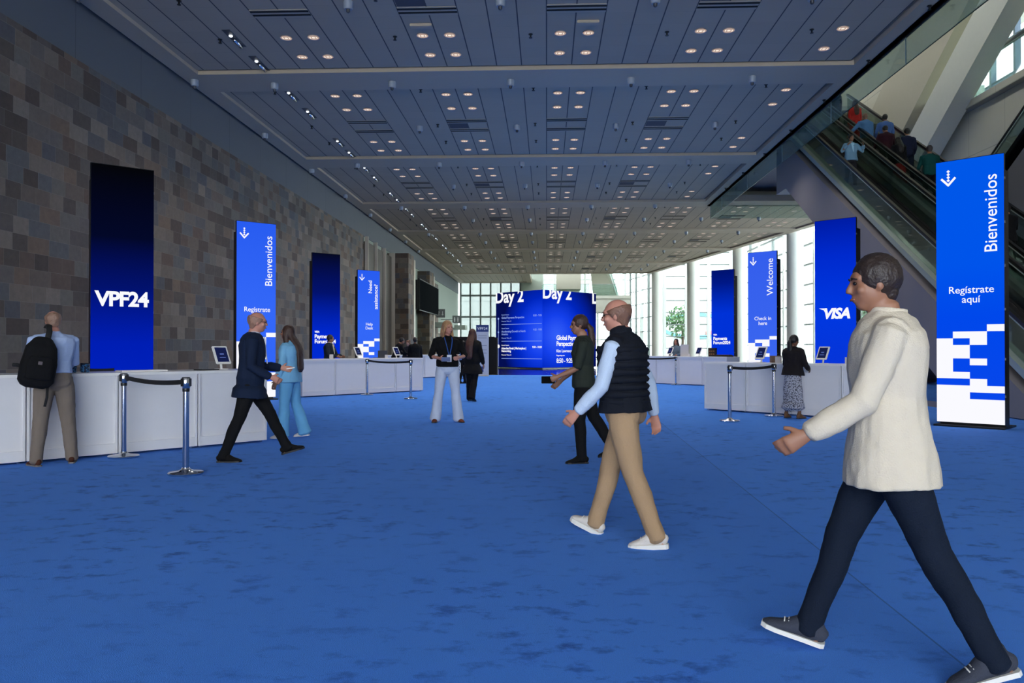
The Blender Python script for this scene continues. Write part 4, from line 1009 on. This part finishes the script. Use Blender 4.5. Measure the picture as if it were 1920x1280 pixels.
        if 'lapel' in O:      # shirt showing in the V of the jacket
            b = MB(); w0 = .055
            for sgn in (-1,1): pass
            b.prism([pt(.50,.112*dp+.0)-XS*w0*s, pt(.50,.112*dp)+XS*w0*s, pt(.20,.158*dp+.006)+XS*.006*s, pt(.20,.158*dp+.006)-XS*.006*s], F*.012*s); b.build('shirt_front', O['lapel'], t)
            b = MB(); b.loft([(pt(.50,0),.078*s,.08*s),(pt(.548,0),.064*s,.068*s)], side=X, n=20); b.build('collar', O['lapel'], t, True)
    if 'belt' in O:
        b = MB(); b.loft([(pt(.075),(hipw+.014)*s,.136*dp*s),(pt(.108),(.165*wf+.012)*s,.13*dp*s)], side=X, n=24, e=2.4, cap=False); b.build('belt', O['belt'], t, True)
    # hair
    hm = O.get('hairm', BLACK); hs_ = O.get('hair', 'short')
    if hs_ != 'none':
        b = MB()
        def cut(mb, planes, nm='hair'):
            me = mb.mesh(nm); bm = bmesh.new(); bm.from_mesh(me)
            for co, no in planes:
                r = bmesh.ops.bisect_plane(bm, geom=bm.verts[:]+bm.edges[:]+bm.faces[:], plane_co=q(*co), plane_no=HM@V(no), clear_outer=True)
                bmesh.ops.holes_fill(bm, edges=[e for e in bm.edges if e.is_boundary])
            m2 = MB(); bm.verts.index_update(); m2.v = [v.co.copy() for v in bm.verts]; m2.f = [tuple(v.index for v in f.verts) for f in bm.faces]; bm.free(); bpy.data.meshes.remove(me); return m2
        cap = MB(); cap.ell(q(0,-.02,.032),(.088*s,.1*s,.1*s),H4,22,16)
        if hs_ == 'bald':
            cap = cut(cap, [((0,.03,.0),(0,.75,-.65)), ((0,0,.055),(0,.25,1))]); b.v += cap.v; b.f += cap.f
        else:
            ln_ = {'short': ((0,.045,.0),(0,.62,-.78))}.get(hs_, ((0,.055,.0),(0,.8,-.6)))
            cap = cut(cap, [ln_]); b.v += cap.v; b.f += cap.f
        if hs_ in ('short','bald'): b.ell(q(0,-.052,-.03),(.058*s,.042*s,.062*s),H4)
        o0 = len(b.f)
        if hs_ in ('long','verylong'):
            L = .36 if hs_ == 'long' else .5; up = V((0,0,1))*s
            b.loft([(q(0,-.055,.03),.075*s,.05*s),(q(0,-.075,-.06),.088*s,.05*s),(pt(.46,-.135),.105*s,.05*s),(pt(.38,-.17),.1*s,.045*s),(pt(.60-L,-.18),.085*s,.035*s),(pt(.56-L,-.175),.05*s,.02*s)], side=X, n=16)
            for sg in (-1,1): b.loft([(q(sg*.066,0,.04),.02*s,.05*s),(q(sg*.08,.012,-.05),.022*s,.045*s),(pt(.46,.0)+XS*sg*.09*s,.028*s,.045*s),(pt(.36,.04)+XS*sg*.11*s,.02*s,.03*s)], side=X, n=12)
        if hs_ == 'pony':
            b.loft([(q(0,-.1,.0),.035*s,.03*s),(q(0,-.135,-.05),.05*s,.04*s),(pt(.46,-.12),.055*s,.04*s),(pt(.38,-.12),.03*s,.025*s)], side=X, n=12)
        if hs_ == 'curly':
            rr = random.Random(3)
            for k in range(40): a = rr.uniform(0,2*PI); z = rr.uniform(-.1,.1); b.ell(q(.08*math.cos(a), -.03+.08*min(.5,math.sin(a)), z+.02),(.03*s,.03*s,.03*s),None,8,6)
        b.remesh('hair', hm, t, max(.007, vox*.75), 2, .004, 40)
    t['_'] = 0; del t['_']
    Mw = Matrix.Translation(V(loc)) @ Matrix.Rotation(R(face), 4, 'Z')
    return dict(obj=t, M=Mw, pel=pel, pt=pt, AP=AP, q=q, X=X, XS=XS, F=F, U=U, s=s)
HB = lambda n, c: mat('hair_'+n, c, .5, 0, .5, 90, .15, 30)
navy = cloth('navy',(22,34,58)); blk = cloth('black',(16,16,18)); whitec = cloth('white',(205,208,220)); lblue = cloth('light_blue',(128,186,222)); khaki = cloth('khaki',(170,140,108))
jeans = cloth('dark_denim',(16,26,42)); olive = cloth('olive',(44,50,44))
dark = HB('dark',(26,20,18)); blonde = HB('blonde',(168,126,86)); brown = HB('brown',(64,42,34)); grey = HB('sandy_grey',(138,106,88)); WSOLE = mat('white_rubber',(225,222,215),.5)

# 1 man with backpack
p = person('person with grey hair, light blue shirt and khaki trousers at the nearest left counter', (-5.5,8.68,0), 42, 1.73, dict(legs=[(-2,2,6,0),(2,2,6,0)], lean=6, arms=[(26,8,78,-16,.3),(26,8,78,-16,.3)], head=(0,16), toe=14, face=True),
    dict(hair='bald', hairm=grey, skin='pink', shirt=cloth('pale_blue_shirt',(168,186,222)), shl=.07, trousers=cloth('grey_khaki',(120,108,98)), loose=.014, w=1.12, d=1.12, belly=1, collar=cloth('pale_blue_shirt',(168,186,222)), shoe=cloth('brown_leather',(74,42,30)), sole=mat('grey_sole',(110,105,100))), .008)
# backpack: hangs off the left shoulder on the back
bpM = p['M'] @ Matrix.Translation(p['pt'](.165,-.265) + V((-.19,0,0)))
t = tag(empty('backpack'), 'black backpack slung on the back of the man at the left counter', 'backpack'); t.matrix_world = bpM @ Matrix.Rotation(R(9),4,'Y')
b = MB(); b.loft([((0,0,-.25),.14,.07),((0,0,-.2),.175,.095),((0,-.01,0),.175,.1),((0,0,.17),.15,.09),((0,.01,.26),.09,.06)], side=(1,0,0), n=20, e=3); b.remesh('bag', cloth('black_nylon',(15,15,17)), t, .01, 3, .004)
b = MB(); b.loft([((0,-.10,-.17),.13,.035),((0,-.115,-.05),.13,.04),((0,-.10,.06),.11,.03)], side=(1,0,0), n=18, e=3); b.remesh('front_pocket', cloth('black_nylon',(15,15,17)), t, .009, 2, .002)
b = MB(); b.loft([((.05,.06,.24),.03,.008),((.06,.10,.36),.03,.008),((.06,.2,.43),.03,.008),((.06,.33,.40),.03,.008)], side=(1,0,0), n=10); b.build('shoulder_strap', BLKFAB, t, True)
b = MB(); b.loft([((.12,0,-.23),.014,.004),((.135,0,-.36),.014,.004),((.13,0,-.46),.014,.004)], side=(1,0,0), n=8); b.build('hanging_strap', BLKFAB, t, True)
b = MB(); b.loft([((-.15,0,-.06),.02,.012),((-.2,0,-.05),.02,.012),((-.235,0,-.055),.018,.012)], side=(0,0,1), n=8); b.build('side_buckle', BLKFAB, t, True)
MB().box(-.03,.01,-.158,-.154,-.02,.015).build('logo_patch', mat('patch_grey',(90,80,84)), t)
# 2 navy jacket
p = person('person in navy jacket, white open collar, black trousers and glasses striding right', (-3.44,9.12,0), -72, 1.77, dict(legs=[(30,4,2,14),(-16,6,2,0)], lean=4, arms=[(12,14,82,-8,.5),(-4,12,62,-4,.6)], head=(4,4)),
    dict(hair='bald', hairm=HB('light',(150,112,94)), skin='pink', jacket=navy, jl=-.2, jf=.024, lapel=whitec, trousers=blk, w=1.05, shoe=cloth('black_shoe',(18,16,16))), .008)
q = p['q']; 
def glasses(p, lab, m=BLACK):
    q = p['q']; t = tag(empty('eyeglasses'), lab, 'glasses'); t.matrix_world = p['M']
    b = MB()
    for sg in (-1,1):
        pts = [q(sg*.033+.024*math.cos(a),.096,.01+.018*math.sin(a)) for a in [2*PI*i/12 for i in range(13)]]; b.tube([tuple(x) for x in pts], .0018, 6)
        b.tube([tuple(q(sg*.058,.094,.014)), tuple(q(sg*.08,.0,.012))], .002, 6)
    b.tube([tuple(q(-.01,.1,.012)), tuple(q(.01,.1,.012))], .0018, 6); b.build('frame', m, t)
glasses(p, 'thin dark glasses on the man in the navy jacket')
def held(p, i, name, lab, cat, dims, m, off=(0,0,0), rot=(0,0,0)):
    Wr, Hc, hd = p['AP'][i][2], p['AP'][i][3], p['AP'][i][4]
    t = tag(empty(name), lab, cat); t.matrix_world = p['M'] @ Matrix.Translation(Hc+V(off)) @ Matrix.Rotation(R(rot[2]),4,'Z') @ Matrix.Rotation(R(rot[0]),4,'X')
    MB().bbox(-dims[0]/2,dims[0]/2,-dims[1]/2,dims[1]/2,-dims[2]/2,dims[2]/2,min(dims)*.3).build('body', m, t); return t
t = held(p, 0, 'folded_paper', 'white folded paper in the hand of the man in the navy jacket', 'paper', (.16,.1,.01), WHITE2, (0,.02,.01), (10,0,0))  # the held object is a folded sheet of paper
# 3 light blue suit
person('person with long dark hair in a light blue suit walking left', (-3.72,11.4,0), 84, 1.63, dict(legs=[(6,4,2,0),(-8,10,2,-6)], lean=1, arms=[(6,8,22,2,.4),(-8,8,6,4,.4)], head=(6,0)),
    dict(fem=1, hair='verylong', hairm=brown, skin='tan', jacket=lblue, jl=-.1, trousers=cloth('sky_trousers',(110,176,220)), loose=.01, flare=.03, shoe=cloth('white_shoe',(210,205,200)), sole=WSOLE), .009)
# 4 clerk
person('person in dark suit with short black hair standing behind the middle left counter', on('L2',1.75,1.3,0), 50+180+28, 1.68, dict(arms=[(20,14,80,-16,.4),(20,14,80,-16,.4)], head=(22,4)),
    dict(hair='short', hairm=dark, skin='tan', jacket=cloth('charcoal',(30,38,52)), jl=-.12, lapel=cloth('cream_shirt',(200,190,170)), trousers=blk), .012)
# 5-7 trio
person('person in black leaning over behind the far left counter, left of the curly-haired one', (-5.75,30.1,0), -60, 1.74, dict(lean=20, head=(0,12), arms=[(30,10,70,0,.4),(30,10,70,0,.4)], face=True), dict(hair='short', hairm=dark, skin='tan', shirt=blk, trousers=blk, w=1.05), .014)
person('person with curly light brown hair between two people in black at the far left', (-5.47,31.3,0), 170, 1.60, dict(head=(-10,6)), dict(fem=1, hair='curly', hairm=HB('curly_brown',(120,84,62)), skin='pale', shirt=cloth('dark_grey',(40,40,46)), trousers=blk), .014)
person('person in a black suit seen from behind, rightmost of the group at the far left', (-4.98,30.0,0), 8, 1.7, dict(head=(0,6)), dict(hair='short', hairm=dark, skin='brown', jacket=blk, jl=-.15, trousers=blk, w=1.1, collar=whitec), .014)
# 8 blonde woman
p = person('person with long blonde hair, black sweater and white jeans holding a phone', (-1.74,13.92,0), 196, 1.78, dict(legs=[(2,2,6,0),(-2,2,7,0)], twist=0, arms=[(14,22,82,-34,.7),(12,22,80,-30,.7)], head=(26,3), toe=18),
    dict(fem=1, hair='long', hairm=blonde, skin='pink', shirt=cloth('black_knit',(13,13,15)), shl=.0, sleeve=.62, trousers=cloth('white_denim',(196,204,222)), loose=.012, flare=.032, w=1.2, d=1.18, shoe=cloth('rust_shoe',(120,60,40))), .009)
ob = p['obj']; pt = p['pt']; X_ = V((1,0,0)); F_ = p['F']; s = p['s']
b = MB()
for sg in (-1,1): b.loft([(pt(.51,.06)+X_*sg*.065*s,.008,.002),(pt(.44,.145)+X_*sg*.06*s,.008,.002),(pt(.34,.20)+X_*sg*.04*s,.008,.002),(pt(.20,.20)+X_*sg*.008*s,.008,.002)], side=(1,0,0), n=8)
b.build('lanyard', cloth('blue_ribbon',(50,84,150)), ob); MB().box(-.04,.04,pt(.13,.2).y,pt(.13,.2).y+.006,pt(.08).z,pt(.2).z).build('badge', mat('badge_white',(210,214,226)), ob)
held(p, 1, 'smartphone', 'blue-backed phone held by the blonde woman', 'phone', (.15,.01,.075), mat('phone_blue',(70,90,140),.3), (-.04,.03,.0), (0,0,0))
# 9 dark walking woman + 10 person behind
person('person with long brown hair in a black coat walking away, right of the blonde woman', (-1.82,19.4,0), -18, 1.77, dict(legs=[(10,6,1,0),(-12,12,1,-10)], arms=[(-6,8,6,2,.4),(6,14,24,2,.4)], head=(0,2)),
    dict(fem=1, hair='verylong', hairm=HB('auburn',(70,38,30)), skin='tan', jacket=cloth('black_coat',(20,20,22)), jl=-.3, jf=.03, trousers=blk, loose=.014, flare=.02), .011)
person('person in a light blue shirt partly hidden behind the long-haired one in black', (-3.05,29.0,0), -70, 1.56, dict(legs=[(8,2,2,0),(-8,8,2,0)], arms=[(20,10,70,0,.4),(20,10,70,0,.4)], head=(0,0)), dict(hair='short', hairm=dark, skin='tan', shirt=cloth('mid_blue_shirt',(110,140,190)), trousers=blk), .013)
# 11 vest man
p = person('person in glasses, black puffer vest, pale blue sleeves and khaki trousers walking left', (.53,5.42,0), 66, 1.66, dict(legs=[(-13,10,3,-6),(20,4,2,20)], lean=3, arms=[(14,10,44,4,.5),(-24,14,-8,8,.5)], head=(8,4)),
    dict(hair='bald', hairm=HB('greying',(120,86,70)), skin='pink', shirt=cloth('white_blue_shirt',(190,206,228)), shl=.03, jacket=cloth('black_puffer',(20,24,34)), vest=1, jl=-.02, trousers=khaki, loose=.006, belt=cloth('brown_belt',(40,30,28)), w=1.08, d=1.08, shoe=cloth('white_sneaker',(214,206,198)), sole=WSOLE, thick=1, laces=WSOLE), .007)
pt = p['pt']; b = MB()
for k in range(8):
    d = .03+k*.052; rx = [.196,.196,.196,.2,.207,.216,.22,.222][k]; ry = .158+(.006 if k > 3 else 0)
    b.loft([(pt(d,-.004),(rx+.004)*p['s'],(ry)*p['s']),(pt(d+.026,-.004),(rx+.016)*p['s'],(ry+.012)*p['s']),(pt(d+.05,-.006),(rx+.003)*p['s'],(ry)*p['s'])], side=(1,0,0), n=26, e=2.4, cap=False)
o = b.build('quilted_baffles', cloth('black_puffer',(20,24,34)), p['obj'], True)
b = MB(); b.loft([(pt(.49),.085,.082),(pt(.565,.0),.074,.075)], side=(1,0,0), n=20); b.build('vest_collar', cloth('black_puffer',(20,24,34)), p['obj'], True)
glasses(p, 'thin dark glasses on the man in the puffer vest')
# 12 green shirt
p = person('person in olive shirt and black mules walking left behind the man in the vest', (.42,9.1,0), 92, 1.68, dict(legs=[(8,12,1,0),(-18,14,2,-12)], lean=2, arms=[(14,8,66,0,.7),(10,8,50,4,.5)], head=(4,4)),
    dict(fem=1, hair='pony', hairm=brown, skin='tan', shirt=olive, shl=-.06, sleeve=.5, trousers=blk, loose=.004, mule=1), .009)
held(p, 0, 'smartphone', 'dark phone in the hand of the person in the olive shirt', 'phone', (.012,.15,.08), mat('matte_black',(12,12,13),.9,spec=.1), (0,.03,0))
# 13 beige jacket man
p = person('person in cream overshirt, dark trousers and grey sneakers striding left, nearest the camera', (1.4,3.33,0), 75, 1.71, dict(legs=[(-20,8,3,-18),(24,6,2,14)], lean=2, arms=[(22,10,58,2,.6),(-12,10,4,4,.5)], head=(6,6)),
    dict(hair='short', hairm=HB('dark_brown',(44,32,28)), skin='tan', jacket=cloth('cream_overshirt',(208,196,176)), jl=-.17, jf=.012, collar2=cloth('cream_overshirt',(208,196,176)), trousers=jeans, w=1.04, d=1.02, shoe=cloth('grey_sneaker',(58,62,74)), sole=WSOLE, laces=WSOLE), .007)
# 14 woman printed skirt
p = person('person with tied black hair, black jacket and long grey printed skirt at the right counter', (4.55,14.95,0), -48, 1.54, dict(lean=2, arms=[(16,12,60,-12,.4),(16,12,64,-12,.4)], head=(-12,10)), dict(fem=1, hair='pony', hairm=HB('black',(12,10,11)), skin='brown', jacket=cloth('black_brown_jacket',(30,26,28)), jl=-.06, jf=.01, skirt=m_print(), skl=.74, w=1.1, d=1.1, shoe=cloth('tan_sandal',(110,80,60))), .009)
# 15 staff woman
person('person with long brown hair in a grey-blue shirt smiling behind the far right counter', on('R2',1.0,1.2,0), 150, 1.64, dict(arms=[(20,12,80,-16,.4),(20,12,80,-16,.4)], head=(0,4)), dict(fem=1, hair='long', hairm=brown, skin='pink', shirt=cloth('slate_blue_shirt',(104,122,140)), trousers=blk), .012)
# escalator riders
def rider(lab, x, y, face, h, P, O): 
    z = .577*(y) - 6.94 - 1.2
    return person(lab, (x, y, z), face, h, P, O, .013)
dn = [(30,34,128,-20,.6),(30,34,128,-20,.6)]
p = rider('person in light blue denim jacket, hands raised to the face, on the nearer escalator', 9.3, 24.75, 185, 1.68, dict(arms=dn, head=(0,0)), dict(hair='short', hairm=dark, skin='tan', jacket=cloth('washed_denim',(120,160,186)), jl=-.05, lapel=cloth('bright_tee',(170,215,235)), trousers=cloth('dark_grey',(40,40,46))))
rider('person in a light blue jacket leaning on the handrail, highest of the blue-clad riders', 10.62, 26.9, 8, 1.74, dict(arms=[(20,40,50,20,.4),(5,8,15,4,.4)], lean=6, head=(0,10)), dict(hair='short', hairm=grey, skin='pink', jacket=cloth('sky_jacket',(88,132,180)), jl=-.1, trousers=cloth('grey_khaki',(120,108,98)), w=1.1, d=1.1))
rider('person in a mid blue shirt riding up, right of the light blue jacket', 11.15, 26.7, -5, 1.74, dict(arms=[(10,16,60,-6,.4),(10,14,60,-6,.4)], head=(0,14)), dict(hair='short', hairm=dark, skin='tan', shirt=cloth('blue_oxford',(80,112,170)), shl=-.05, collar=whitec, trousers=blk, w=1.12))
rider('person in a maroon sweater with head bowed on the farther escalator', 10.72, 25.55, 0, 1.76, dict(arms=[(16,16,64,-6,.4),(16,14,64,-6,.4)], lean=8, head=(0,26)), dict(hair='bald', hairm=dark, skin='tan', shirt=cloth('maroon_knit',(52,22,32)), shl=-.08, trousers=blk, w=1.15, d=1.15))
rider('person in black top and long red skirt on the farther escalator', 10.75, 24.75, 0, 1.62, dict(lean=4, head=(0,20)), dict(fem=1, hair='long', hairm=dark, skin='tan', jacket=cloth('black_coat',(20,20,22)), jl=-.15, skirt=cloth('red_skirt',(190,48,44)), skl=.8, w=1.1))
rider('person in a navy sweater with white collar on the farther escalator', 11.15, 25.1, -4, 1.76, dict(arms=[(10,14,50,0,.4),(10,14,50,0,.4)], head=(0,16)), dict(hair='short', hairm=dark, skin='tan', shirt=cloth('navy_knit',(26,32,54)), shl=-.06, collar=whitec, trousers=jeans, w=1.08))
rider('person in a green sweater, lowest rider above the nearest right totem', 11.05, 23.45, -6, 1.76, dict(arms=[(12,16,60,-6,.4),(12,14,60,-6,.4)], head=(0,8)), dict(hair='short', hairm=HB('greying_dark',(62,54,52)), skin='tan', shirt=cloth('dark_green_knit',(16,70,66)), shl=-.06, trousers=blk, w=1.15, d=1.1))
rider('person in a red dress high on the farther escalator, below the baffle', 10.9, 28.6, 0, 1.7, dict(head=(0,6)), dict(fem=1, hair='long', hairm=brown, skin='tan', shirt=cloth('red_skirt',(190,48,44)), skirt=cloth('red_skirt',(190,48,44)), skl=.6))
rider('person in dark clothes topmost on the farther escalator, behind the glass baffle', 10.75, 30.2, 0, 1.74, dict(head=(0,6)), dict(hair='short', hairm=grey, skin='pink', jacket=cloth('charcoal',(30,38,52)), trousers=blk, w=1.1))
rider('person in black low on the farther escalator, behind the nearest right totem', 10.85, 19.25, -4, 1.72, dict(arms=[(8,12,20,4,.4),(40,20,80,0,.4)], head=(0,4)), dict(hair='short', hairm=dark, skin='tan', jacket=blk, trousers=blk))
bpy.data.scenes.remove(TMP)
print('OBJECTS', len(bpy.data.objects), 'downlights', cnt)
